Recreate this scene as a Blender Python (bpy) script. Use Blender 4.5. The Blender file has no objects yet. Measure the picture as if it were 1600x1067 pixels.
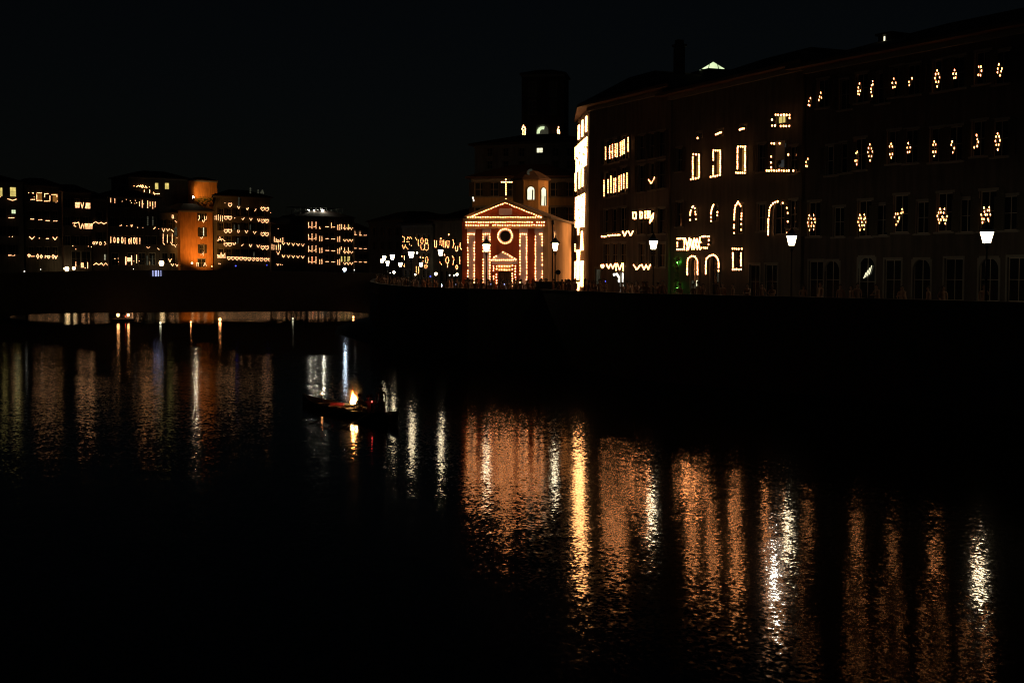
import bpy, bmesh, math, random
from mathutils import Vector, Matrix
random.seed(7)
C = bpy.context.scene.collection
scn = bpy.context.scene

# ------------------------------------------------------------------ camera, sky, exposure
F_PX, CX, CY, HOR, EYE = 2000.0, 800.0, 533.5, 416.0, 8.0   # the photograph is 1600 px wide
PITCH = math.atan((CY - HOR) / F_PX)
cam = bpy.data.cameras.new('camera')
cam.sensor_width = 36.0
cam.lens = F_PX / 1600.0 * 36.0
cam.clip_start, cam.clip_end = 0.5, 6000.0
camo = bpy.data.objects.new('camera', cam)
C.objects.link(camo)
camo.location = (0, 0, EYE)
camo.rotation_euler = (math.radians(90) - PITCH, 0, 0)
scn.camera = camo

SKY_ELEV, SKY_STR = 20.0, 0.00036
CANDLE, LANTERN = 12.0, 18.0
world = bpy.data.worlds.new('World')
scn.world = world
world.use_nodes = True
wn = world.node_tree.nodes
sky = wn.new('ShaderNodeTexSky')
sky.sky_type = 'NISHITA'
sky.sun_disc = False
sky.sun_elevation = math.radians(SKY_ELEV)
sky.sun_rotation = math.radians(200)
sky.air_density, sky.dust_density, sky.ozone_density = 1.0, 1.0, 1.0
world.node_tree.links.new(sky.outputs[0], wn['Background'].inputs[0])
wn['Background'].inputs[1].default_value = SKY_STR
scn.view_settings.view_transform = 'Standard'
scn.view_settings.look = 'None'
scn.view_settings.exposure = 0.0
scn.view_settings.gamma = 1.0
scn.view_settings.use_curve_mapping = False
scn.render.engine = 'CYCLES'
cy = scn.cycles
cy.use_denoising = True
cy.use_adaptive_sampling = False
cy.max_bounces = 5
cy.diffuse_bounces = 2
cy.glossy_bounces = 3
cy.transmission_bounces = 3
cy.volume_bounces = 0
cy.transparent_max_bounces = 6
cy.caustics_reflective = False
cy.caustics_refractive = False
cy.sample_clamp_indirect = 14.0
cy.use_light_tree = True
cy.filter_width = 1.15


def ray(px, py):
    a, b = (px - CX) / F_PX, (CY - py) / F_PX
    return Vector((a, math.cos(PITCH) + b * math.sin(PITCH), -math.sin(PITCH) + b * math.cos(PITCH)))


def at(px, py, Y):
    """point of the place seen at a pixel of the photograph, Y metres ahead"""
    r = ray(px, py)
    return Vector((0, 0, EYE)) + r * (Y / r.y)


# ------------------------------------------------------------------ materials
def nt(name):
    m = bpy.data.materials.new(name)
    m.use_nodes = True
    return m, m.node_tree.nodes, m.node_tree.links


def mat_plain(name, col, rough=0.8, metal=0.0, var=0.25, scale=3.0, bump=0.15):
    m, n, l = nt(name)
    p = n['Principled BSDF']
    p.inputs['Roughness'].default_value = rough
    p.inputs['Metallic'].default_value = metal
    tc = n.new('ShaderNodeTexCoord')
    no = n.new('ShaderNodeTexNoise')
    no.inputs['Scale'].default_value = scale
    no.inputs['Detail'].default_value = 6
    no.inputs['Roughness'].default_value = 0.65
    l.new(tc.outputs['Object'], no.inputs['Vector'])
    mx = n.new('ShaderNodeMix')
    mx.data_type = 'RGBA'
    mx.inputs[6].default_value = tuple(c * (1 - var) for c in col) + (1,)
    mx.inputs[7].default_value = tuple(min(1, c * (1 + var)) for c in col) + (1,)
    l.new(no.outputs[0], mx.inputs[0])
    l.new(mx.outputs[2], p.inputs['Base Color'])
    if bump:
        b = n.new('ShaderNodeBump')
        b.inputs['Strength'].default_value = bump
        b.inputs['Distance'].default_value = 0.05
        l.new(no.outputs[0], b.inputs['Height'])
        l.new(b.outputs[0], p.inputs['Normal'])
    return m


def mat_plaster(name, col, stain=0.45):
    """old wall plaster: fine grain, big soft blotches, vertical run marks"""
    m, n, l = nt(name)
    p = n['Principled BSDF']
    p.inputs['Roughness'].default_value = 0.9
    tc = n.new('ShaderNodeTexCoord')
    mp = n.new('ShaderNodeMapping')
    mp.inputs['Scale'].default_value = (1.6, 1.6, 0.18)
    l.new(tc.outputs['Object'], mp.inputs[0])
    a = n.new('ShaderNodeTexNoise'); a.inputs['Scale'].default_value = 0.5; a.inputs['Detail'].default_value = 8
    b = n.new('ShaderNodeTexNoise'); b.inputs['Scale'].default_value = 1.4; b.inputs['Detail'].default_value = 5
    c = n.new('ShaderNodeTexNoise'); c.inputs['Scale'].default_value = 14; c.inputs['Detail'].default_value = 4
    l.new(tc.outputs['Object'], a.inputs['Vector'])
    l.new(mp.outputs[0], b.inputs['Vector'])
    l.new(tc.outputs['Object'], c.inputs['Vector'])
    ad = n.new('ShaderNodeMath'); ad.operation = 'MULTIPLY_ADD'
    l.new(a.outputs[0], ad.inputs[0]); ad.inputs[1].default_value = 0.6
    l.new(b.outputs[0], ad.inputs[2])
    ra = n.new('ShaderNodeValToRGB')
    ra.color_ramp.elements[0].position = 0.55
    ra.color_ramp.elements[0].color = tuple(x * (1 - stain) for x in col) + (1,)
    ra.color_ramp.elements[1].position = 1.0
    ra.color_ramp.elements[1].color = tuple(min(1, x * 1.15) for x in col) + (1,)
    l.new(ad.outputs[0], ra.inputs[0])
    l.new(ra.outputs[0], p.inputs['Base Color'])
    bu = n.new('ShaderNodeBump'); bu.inputs['Strength'].default_value = 0.25; bu.inputs['Distance'].default_value = 0.03
    l.new(c.outputs[0], bu.inputs['Height'])
    l.new(bu.outputs[0], p.inputs['Normal'])
    return m


def mat_emit(name, col, s, vary=0.0, cell=5.0):
    m, n, l = nt(name)
    n.remove(n['Principled BSDF'])
    e = n.new('ShaderNodeEmission')
    e.inputs[0].default_value = tuple(col) + (1,)
    e.inputs[1].default_value = s
    if vary:
        g = n.new('ShaderNodeNewGeometry')
        no = n.new('ShaderNodeTexNoise')
        no.inputs['Scale'].default_value = cell
        no.inputs['Detail'].default_value = 2
        mr = n.new('ShaderNodeMapRange')
        mr.inputs[1].default_value, mr.inputs[2].default_value = 0.3, 0.7
        mr.inputs[3].default_value, mr.inputs[4].default_value = s * (1 - vary), s * (1 + vary)
        l.new(g.outputs['Position'], no.inputs['Vector'])
        l.new(no.outputs[0], mr.inputs[0])
        l.new(mr.outputs[0], e.inputs[1])
    l.new(e.outputs[0], n['Material Output'].inputs[0])
    return m


M = {
    'candle': mat_emit('candle', (1.0, 0.355, 0.11), CANDLE, 0.4, 4.0),
    'candle_far': mat_emit('candle_far', (1.0, 0.47, 0.20), CANDLE * .35, 0.5, 1.3),
    'candle_white': mat_emit('candle_white', (1.0, 0.42, 0.14), CANDLE * .85, 0.3, 4.0),
    'lantern': mat_emit('lantern', (1.0, 0.80, 0.50), LANTERN, 0.15, 6.0),
    'cold': mat_emit('cold', (0.68, 0.84, 1.0), 34.0),
    'cold_dim': mat_emit('cold_dim', (0.5, 0.55, 1.0), 1.8),
    'blue': mat_emit('blue', (0.1, 0.12, 1.0), 1.6),
    'white': mat_emit('white', (1.0, 0.95, 0.8), 2.2, 0.5, 1.5),
    'hot': mat_emit('hot', (1.0, 0.80, 0.50), 130.0),
    'hot_white': mat_emit('hot_white', (1.0, 0.93, 0.72), 240.0),
    'pale': mat_emit('pale', (1.0, 0.95, 0.62), 1.2, 0.25, 1.5),
    'pale_green': mat_emit('pale_green', (0.80, 0.98, 0.55), 1.0, 0.25, 1.0),
    'yellow': mat_emit('yellow', (1.0, 0.78, 0.22), 0.75, 0.3, 1.0),
    'orange_win': mat_emit('orange_win', (1.0, 0.42, 0.08), 0.22, 0.4, 1.2),
    'dim_win': mat_emit('dim_win', (0.6, 0.58, 0.38), 0.06, 0.5, 1.0),
    'grey_win': mat_emit('grey_win', (0.5, 0.52, 0.5), 0.05, 0.4, 1.0),
    'green_bulb': mat_emit('green_bulb', (0.15, 1.0, 0.08), 70.0),
    'red_light': mat_emit('red_light', (1.0, 0.05, 0.02), 6.0),
    'red_hot': mat_emit('red_hot', (1.0, 0.06, 0.05), 9.0),
    'sodium': mat_emit('sodium', (1.0, 0.5, 0.15), 12.0),
    'globe': mat_emit('globe', (1.0, 0.66, 0.30), 7.0),
    'pane': mat_plain('pane', (0.02, 0.022, 0.024), 0.08, 0, 0.2, 1.0, 0),
    'frame': mat_plain('frame', (0.35, 0.31, 0.26), 0.6),
    'trim': mat_plain('trim', (0.22, 0.21, 0.19), 0.8, 0, 0.3, 2.0),
    'marble': mat_plain('marble', (0.55, 0.50, 0.66), 0.6, 0, 0.15, 1.5),
    'shutter': mat_plain('shutter', (0.05, 0.045, 0.03), 0.6),
    'shutter_brown': mat_plain('shutter_brown', (0.22, 0.11, 0.05), 0.6),
    'batten': mat_plain('batten', (0.55, 0.5, 0.45), 0.7),
    'iron': mat_plain('iron', (0.02, 0.022, 0.022), 0.5, 0.3),
    'door': mat_plain('door', (0.05, 0.03, 0.02), 0.6),
    'roof': mat_plain('roof', (0.075, 0.05, 0.04), 0.9, 0, 0.4, 1.5, 0.4),
    'stone': mat_plain('stone', (0.085, 0.08, 0.072), 0.9, 0, 0.35, 0.8, 0.4),
    'asphalt': mat_plain('asphalt', (0.05, 0.05, 0.05), 0.9, 0, 0.3, 2.0, 0.2),
    'earth': mat_plain('earth', (0.05, 0.05, 0.035), 0.95, 0, 0.4, 0.6, 0.5),
    'leaf': mat_plain('leaf', (0.07, 0.14, 0.035), 0.7, 0, 0.4, 8.0, 0),
    'wood': mat_plain('wood', (0.06, 0.035, 0.02), 0.6, 0, 0.3, 4.0, 0.2),
    'tarp': mat_plain('tarp', (0.4, 0.38, 0.36), 0.8),
    'skin': mat_plain('skin', (0.36, 0.21, 0.145), 0.6, 0, 0.1, 8, 0),
    'hair': mat_plain('hair', (0.03, 0.02, 0.015), 0.7, 0, 0.2, 20, 0.2),
    'shoe': mat_plain('shoe', (0.03, 0.03, 0.03), 0.6, 0, 0.2, 8, 0),
    'trouser': mat_plain('trouser', (0.04, 0.045, 0.07), 0.8, 0, 0.25, 8, 0.1),
    'shirt_dark': mat_plain('shirt_dark', (0.035, 0.035, 0.04), 0.8, 0, 0.25, 8, 0.1),
    'shirt_blue': mat_plain('shirt_blue', (0.04, 0.055, 0.09), 0.8, 0, 0.25, 8, 0.1),
    'shirt_red': mat_plain('shirt_red', (0.4, 0.03, 0.05), 0.8, 0, 0.25, 8, 0.1),
    'shirt_white': mat_plain('shirt_white', (0.6, 0.55, 0.48), 0.8, 0, 0.15, 8, 0.1),
    'ochre': mat_plaster('ochre', (0.50, 0.33, 0.14)),
    'church_red': mat_plaster('church_red', (0.34, 0.080, 0.034), 0.35),
    'church_ochre': mat_plaster('church_ochre', (0.60, 0.43, 0.25), 0.25),
    'cream': mat_plaster('cream', (0.20, 0.18, 0.15)),
    'grey': mat_plaster('grey', (0.25, 0.25, 0.24)),
    'rose': mat_plaster('rose', (0.14, 0.12, 0.105)),
    'tan': mat_plaster('tan', (0.115, 0.108, 0.095)),
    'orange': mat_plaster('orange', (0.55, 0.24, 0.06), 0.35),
    'brick': mat_plaster('brick', (0.085, 0.07, 0.06)),
}


def mat_water():
    """river: dark water, ripple normals from two sizes of wavelet, patches of calmer water"""
    m, n, l = nt('river_water')
    p = n['Principled BSDF']
    p.inputs['Base Color'].default_value = (0.004, 0.006, 0.005, 1)
    p.inputs['Roughness'].default_value = 0.07
    p.inputs['IOR'].default_value = 1.333
    g = n.new('ShaderNodeNewGeometry')

    def wav(scale, amp, stretch, detail):
        mp = n.new('ShaderNodeMapping')
        mp.inputs['Scale'].default_value = (scale, scale * stretch, scale)
        mp.inputs['Rotation'].default_value = (0, 0, 0.25)
        no = n.new('ShaderNodeTexNoise')
        no.inputs['Scale'].default_value = 1.0
        no.inputs['Detail'].default_value = detail
        no.inputs['Roughness'].default_value = 0.55
        l.new(g.outputs['Position'], mp.inputs[0])
        l.new(mp.outputs[0], no.inputs['Vector'])
        s = n.new('ShaderNodeVectorMath'); s.operation = 'SUBTRACT'
        l.new(no.outputs['Color'], s.inputs[0]); s.inputs[1].default_value = (0.5, 0.5, 0.5)
        k = n.new('ShaderNodeVectorMath'); k.operation = 'MULTIPLY'
        l.new(s.outputs[0], k.inputs[0]); k.inputs[1].default_value = (amp * .55, amp, 0)
        return k
    a, b = wav(9.0, WAVE_S, 0.7, 2), wav(1.3, WAVE_L, 1.0, 2)
    ad = n.new('ShaderNodeVectorMath'); ad.operation = 'ADD'
    l.new(a.outputs[0], ad.inputs[0]); l.new(b.outputs[0], ad.inputs[1])
    mp = n.new('ShaderNodeMapping'); mp.inputs['Scale'].default_value = (0.02, 0.07, 1)
    pn = n.new('ShaderNodeTexNoise'); pn.inputs['Scale'].default_value = 1.0; pn.inputs['Detail'].default_value = 3
    l.new(g.outputs['Position'], mp.inputs[0]); l.new(mp.outputs[0], pn.inputs['Vector'])
    mr = n.new('ShaderNodeMapRange')
    mr.inputs[1].default_value, mr.inputs[2].default_value = 0.3, 0.7
    mr.inputs[3].default_value, mr.inputs[4].default_value = 0.7, 1.25
    l.new(pn.outputs[0], mr.inputs[0])
    sc = n.new('ShaderNodeVectorMath'); sc.operation = 'SCALE'
    l.new(ad.outputs[0], sc.inputs[0]); l.new(mr.outputs[0], sc.inputs['Scale'])
    up = n.new('ShaderNodeVectorMath'); up.operation = 'ADD'
    l.new(sc.outputs[0], up.inputs[0]); up.inputs[1].default_value = (0, 0, 1)
    no = n.new('ShaderNodeVectorMath'); no.operation = 'NORMALIZE'
    l.new(up.outputs[0], no.inputs[0])
    l.new(no.outputs[0], p.inputs['Normal'])
    return m


WAVE_S, WAVE_L = 0.14, 0.04
M['water'] = mat_water()


# ------------------------------------------------------------------ mesh helpers
class MB:
    def __init__(self):
        self.v, self.f, self.m = [], [], []

    def face(self, pts, mi=0):
        k = len(self.v)
        self.v += [tuple(p) for p in pts]
        self.f.append(tuple(range(k, k + len(pts))))
        self.m.append(mi)

    def poly(self, verts, faces, mi=0):
        k = len(self.v)
        self.v += [tuple(p) for p in verts]
        for f in faces:
            self.f.append(tuple(i + k for i in f))
            self.m.append(mi)

    def box(self, x0, x1, y0, y1, z0, z1, mi=0):
        v = [(x, y, z) for z in (z0, z1) for y in (y0, y1) for x in (x0, x1)]
        self.poly(v, [(0, 2, 3, 1), (4, 5, 7, 6), (0, 1, 5, 4), (2, 6, 7, 3), (0, 4, 6, 2), (1, 3, 7, 5)], mi)

    def bar(self, p, q, r, mi=0, r2=None, sides=6, cap=True):
        p, q = Vector(p), Vector(q)
        d = q - p
        if d.length < 1e-6:
            return
        d.normalize()
        a = d.cross(Vector((0, 0, 1)))
        if a.length < 1e-3:
            a = d.cross(Vector((0, 1, 0)))
        a.normalize()
        b = d.cross(a)
        r2 = r if r2 is None else r2
        v = []
        for c, rr in ((p, r), (q, r2)):
            for i in range(sides):
                t = 2 * math.pi * i / sides
                v.append(c + a * (rr * math.cos(t)) + b * (rr * math.sin(t)))
        f = [(i, (i + 1) % sides, sides + (i + 1) % sides, sides + i) for i in range(sides)]
        if cap:
            f += [tuple(range(sides))[::-1], tuple(range(sides, 2 * sides))]
        self.poly(v, f, mi)

    def lathe(self, prof, n=12, c=(0, 0, 0), mi=0):
        v, f = [], []
        for r, z in prof:
            for i in range(n):
                t = 2 * math.pi * (i + .5) / n
                v.append((c[0] + r * math.cos(t), c[1] + r * math.sin(t), c[2] + z))
        for j in range(len(prof) - 1):
            for i in range(n):
                f.append((j * n + i, j * n + (i + 1) % n, (j + 1) * n + (i + 1) % n, (j + 1) * n + i))
        f += [tuple(range(n))[::-1], tuple(range((len(prof) - 1) * n, len(prof) * n))]
        self.poly(v, f, mi)

    def bulb(self, c, r, fine=True, mi=0, back=None, cut=.4):
        """candle cup; with back = outward direction, the faces turned to the wall become an added black light block (material 1)"""
        k0 = len(self.f)
        self._bulb(c, r, fine, mi)
        if back is not None:
            ctr = Vector(c)
            for i in range(k0, len(self.f)):
                q = sum((Vector(self.v[j]) for j in self.f[i]), Vector()) / len(self.f[i]) - ctr
                if q.dot(back) < (cut if fine else min(cut, .1)) * r:
                    self.m[i] = 1  # black back put in to keep the candlelight off the wall

    def _bulb(self, c, r, fine=True, mi=0):
        x, y, z = c
        if not fine:
            v = [(x + r, y, z), (x - r, y, z), (x, y + r, z), (x, y - r, z), (x, y, z + r * 1.15), (x, y, z - r * 1.15)]
            self.poly(v, [(0, 2, 4), (2, 1, 4), (1, 3, 4), (3, 0, 4), (2, 0, 5), (1, 2, 5), (3, 1, 5), (0, 3, 5)], mi)
            return
        # a glass cup: wider at the rim than at the foot
        n = 7
        v, f = [], []
        prof = [(0.55, -1.05), (0.9, -0.35), (1.0, 0.35), (0.62, 0.95)]
        for rr, zz in prof:
            for i in range(n):
                t = 2 * math.pi * i / n
                v.append((x + r * rr * math.cos(t), y + r * rr * math.sin(t), z + r * zz))
        for j in range(3):
            for i in range(n):
                f.append((j * n + i, j * n + (i + 1) % n, (j + 1) * n + (i + 1) % n, (j + 1) * n + i))
        f += [tuple(range(n))[::-1], tuple(range(3 * n, 4 * n))]
        self.poly(v, f, mi)

    def prism(self, plan, z0, z1, mi=0, bottom=True):
        n = len(plan)
        v = [(p[0], p[1], z0) for p in plan] + [(p[0], p[1], z1) for p in plan]
        f = [(i, (i + 1) % n, n + (i + 1) % n, n + i) for i in range(n)] + [tuple(range(n, 2 * n))]
        if bottom:
            f.append(tuple(range(n))[::-1])
        self.poly(v, f, mi)

    def mesh(self, name, mats):
        me = bpy.data.meshes.new(name)
        me.from_pydata(self.v, [], self.f)
        for m in (mats if isinstance(mats, (list, tuple)) else [mats]):
            me.materials.append(m)
        me.polygons.foreach_set('material_index', self.m)
        me.update()
        return me

    def build(self, name, mats, parent=None, loc=(0, 0, 0), smooth=False):
        me = self.mesh(name, mats)
        if smooth:
            me.polygons.foreach_set('use_smooth', [True] * len(me.polygons))
        return link(name, me, parent, loc)


def link(name, me, parent=None, loc=(0, 0, 0), rot=None):
    o = bpy.data.objects.new(name, me)
    C.objects.link(o)
    o.parent = parent
    o.location = loc
    if rot:
        o.rotation_euler = rot
    return o


def thing(name, label, cat, loc=(0, 0, 0), rz=0.0, group=None):
    o = bpy.data.objects.new(name, None)
    C.objects.link(o)
    o.location = loc
    o.rotation_euler = (0, 0, rz)
    o['label'], o['category'] = label, cat
    if group:
        o['group'] = group
    return o


def tag(o, label, cat, group=None):
    o['label'], o['category'] = label, cat
    if group:
        o['group'] = group
    return o


def stuff(o):
    o['kind'] = 'stuff'
    return o


def struct(o):
    o['kind'] = 'structure'
    return o


def fixnormals(me):
    bm = bmesh.new()
    bm.from_mesh(me)
    bmesh.ops.recalc_face_normals(bm, faces=bm.faces)
    bm.to_mesh(me)
    bm.free()


def copy_tree(o, loc, rz, label=None):
    r = o.copy(); C.objects.link(r)
    r.location, r.rotation_euler = loc, (0, 0, rz)
    if label:
        r['label'] = label
    for ch in o.children:
        c = ch.copy(); C.objects.link(c); c.parent = r
        for g in ch.children:
            d = g.copy(); C.objects.link(d); d.parent = c
    return r


# ------------------------------------------------------------------ setting: river, banks, quays
ROAD = 5.0
w = MB()
w.face([(-900, -30, 0), (900, -30, 0), (900, 1500, 0), (-900, 1500, 0)])
struct(w.build('water', M['water']))
bed = MB()
bed.face([(-900, -30, -2.5), (900, -30, -2.5), (900, 1500, -2.5), (-900, 1500, -2.5)])
struct(bed.build('river_bed', M['earth']))

# water's edge of the near (right) bank, from beside the camera to far beyond the bridge
EDGE = [(62, 20), (45, 45), (33, 60), (25.5, 70.7), (17, 81.8), (9, 90.3), (2.6, 106.0), (-3.5, 109.0), (-8.6, 119), (-11, 125.5), (-14.2, 140), (-17.3, 159),
        (-21.3, 200), (-27, 250), (-31, 300), (-38, 405), (-60, 560), (-80, 1400)]
b = MB()
b.prism(EDGE + [(900, 1400), (900, 20)], -2.0, ROAD)
fixo = b.build('street', [M['asphalt']])
fixnormals(fixo.data)
struct(fixo)


def strip(path, z0, z1, off0, off1, name, mat):
    """a wall that follows the quay: off0/off1 metres landward of the edge"""
    mb = MB()
    pts = []
    for i, p in enumerate(path):
        a = Vector(path[max(0, i - 1)]); c = Vector(path[min(len(path) - 1, i + 1)])
        d = (c - a).normalized()
        nrm = Vector((d.y, -d.x))
        pts.append((Vector(p) + nrm * off0, Vector(p) + nrm * off1))
    for (a0, a1), (b0, b1) in zip(pts, pts[1:]):
        v = [(q.x, q.y, z) for z in (z0, z1) for q in (a0, a1, b0, b1)]
        mb.poly(v, [(0, 1, 3, 2), (4, 6, 7, 5), (0, 2, 6, 4), (1, 5, 7, 3), (0, 4, 5, 1), (2, 3, 7, 6)])
    o = mb.build(name, mat)
    fixnormals(o.data)
    return o


struct(strip(EDGE[:-2], -2.0, ROAD - 0.02, -0.35, -0.004, 'quay_wall', M['stone']))
NEAR = EDGE[:-2]
struct(strip(NEAR, ROAD - 0.2, ROAD + 0.95, -0.30, 0.12, 'parapet', M['stone']))
struct(strip(NEAR, ROAD + 0.951, ROAD + 1.10, -0.38, 0.20, 'parapet_coping', M['stone']))
struct(strip(NEAR, ROAD + 0.004, ROAD + 0.14, 0.14, 2.2, 'pavement', M['stone']))

# low bank of silt and grass at the foot of the quay before the bridge
gb = MB()
prof = [(-21.6, 194), (-19.9, 172), (-18.0, 156), (-14.0, 138), (-9.3, 120), (-5.0, 111)]
NX = len(prof)
for i in range(NX - 1):
    (x0, y0), (x1, y1) = prof[i], prof[i + 1]
    for k in range(5):
        def q(x, y, k):
            t = k / 5.0
            return (x - (4.4 if 150 < y < 180 else 2.4) * (1 - t) + 3.4 * t, y - 2.2 * (1 - t), 0.9 * t ** 0.8 - 0.12 + 0.08 * math.sin(x * 3 + k * 2))
        gb.face([q(x0, y0, k), q(x1, y1, k), q(x1, y1, k + 1), q(x0, y0, k + 1)])
o = gb.build('river_bank', M['earth'], smooth=True)
fixnormals(o.data); struct(o)

# far bank (left side of the river beyond the bridge)
FA, FB = at(-70, HOR, 341), at(575, HOR, 430)
fd = (FB - FA).normalized()
fn = Vector((fd.y, -fd.x, 0))            # towards the river
FEDGE = [(FA + fn * 13 - fd * 300).xy, (FA + fn * 13).xy, (FB + fn * 13).xy, (FB + fn * 13 + fd * 30 + Vector((-6, 30, 0))).xy,
         (FB + Vector((-40, 250, 0))).xy]
b = MB()
b.prism([tuple(p) for p in FEDGE] + [(-900, 1400), (-900, 100)], -2.0, ROAD)
o = b.build('far_street', M['asphalt']); fixnormals(o.data); struct(o)
struct(strip([tuple(p) for p in FEDGE[:4]][::-1], ROAD - 0.1, ROAD + 1.0, -0.3, 0.1, 'far_parapet', M['stone']))


# ------------------------------------------------------------------ shapes that the candle frames draw (photo pixels)
def shape(k, *a):
    if k == 'P':
        return [list(a[0])]
    if k == 'V':
        x, y, w_, h = a
        return [[(x - w_ / 2, y - h / 2), (x, y + h / 2), (x + w_ / 2, y - h / 2)]]
    if k == 'A':
        x, y, w_, h = a
        return [[(x - w_ / 2, y + h / 2), (x, y - h / 2), (x + w_ / 2, y + h / 2)]]
    if k == 'R':
        x0, y0, x1, y1 = a
        return [[(x0, y0), (x1, y0), (x1, y1), (x0, y1), (x0, y0)]]
    if k == 'F':
        x0, y0, x1, y1 = a
        n = max(2, int((y1 - y0) / 1.5))
        return [[(x0, y0 + (y1 - y0) * i / n), (x1, y0 + (y1 - y0) * i / n)] for i in range(n + 1)]
    if k == 'D':
        x, y, w_, h = a
        return [[(x, y - h / 2), (x + w_ / 2, y), (x, y + h / 2), (x - w_ / 2, y), (x, y - h / 2)]]
    if k == 'H':
        x, y, s = a
        return [[(x, y - s * .18), (x - s * .26, y - s * .45), (x - s * .5, y - s * .2), (x - s * .38, y + s * .2), (x, y + s * .5),
                 (x + s * .38, y + s * .2), (x + s * .5, y - s * .2), (x + s * .26, y - s * .45), (x, y - s * .18)]]
    if k == 'B':
        x, y0, y1 = a
        return [[(x, y0), (x, y1)]]
    if k == 'L':
        x0, x1, y = a
        return [[(x0, y), (x1, y)]]
    if k == 'U':
        x, y, w_, h = a
        return [[(x - w_ / 2, y - h / 2), (x - w_ / 2, y + h * .2), (x - w_ * .25, y + h / 2), (x + w_ * .25, y + h / 2),
                 (x + w_ / 2, y + h * .2), (x + w_ / 2, y - h / 2)]]
    if k == 'O':
        x, y, w_, h = a
        return [[(x + w_ / 2 * math.cos(t * math.pi / 6), y + h / 2 * math.sin(t * math.pi / 6)) for t in range(13)]]
    if k == 'a':      # round-headed arch outline x0,x1,ybase_left,ybase_right,yspring,ytop
        x0, x1, yl, yr, ys, yt = a
        c, r = (x0 + x1) / 2, (x1 - x0) / 2
        arc = [(c - r * math.cos(math.pi * i / 12), ys - (ys - yt) * math.sin(math.pi * i / 12)) for i in range(13)]
        return [[(x0, yl)] + arc + [(x1, yr)]]
    if k == 'T':
        return [[p] for p in a[0]]
    if k == 'W':      # zigzag x0,x1,y0,y1,n
        x0, x1, y0, y1, n = a
        return [[(x0 + (x1 - x0) * i / n, y0 if i % 2 == 0 else y1) for i in range(n + 1)]]
    raise ValueError(k)


def resample(pl, sp):
    if len(pl) == 1:
        return list(pl)
    L = [0.0]
    for p, q in zip(pl, pl[1:]):
        L.append(L[-1] + math.hypot(q[0] - p[0], q[1] - p[1]))
    n = max(1, round(L[-1] / sp))
    out = []
    for i in range(n + 1):
        s = L[-1] * i / n
        j = 0
        while j < len(pl) - 2 and L[j + 1] < s:
            j += 1
        t = 0 if L[j + 1] == L[j] else (s - L[j]) / (L[j + 1] - L[j])
        out.append((pl[j][0] + (pl[j + 1][0] - pl[j][0]) * t, pl[j][1] + (pl[j + 1][1] - pl[j][1]) * t))
    return out


# ------------------------------------------------------------------ buildings
WIN_CACHE = {}


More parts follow.
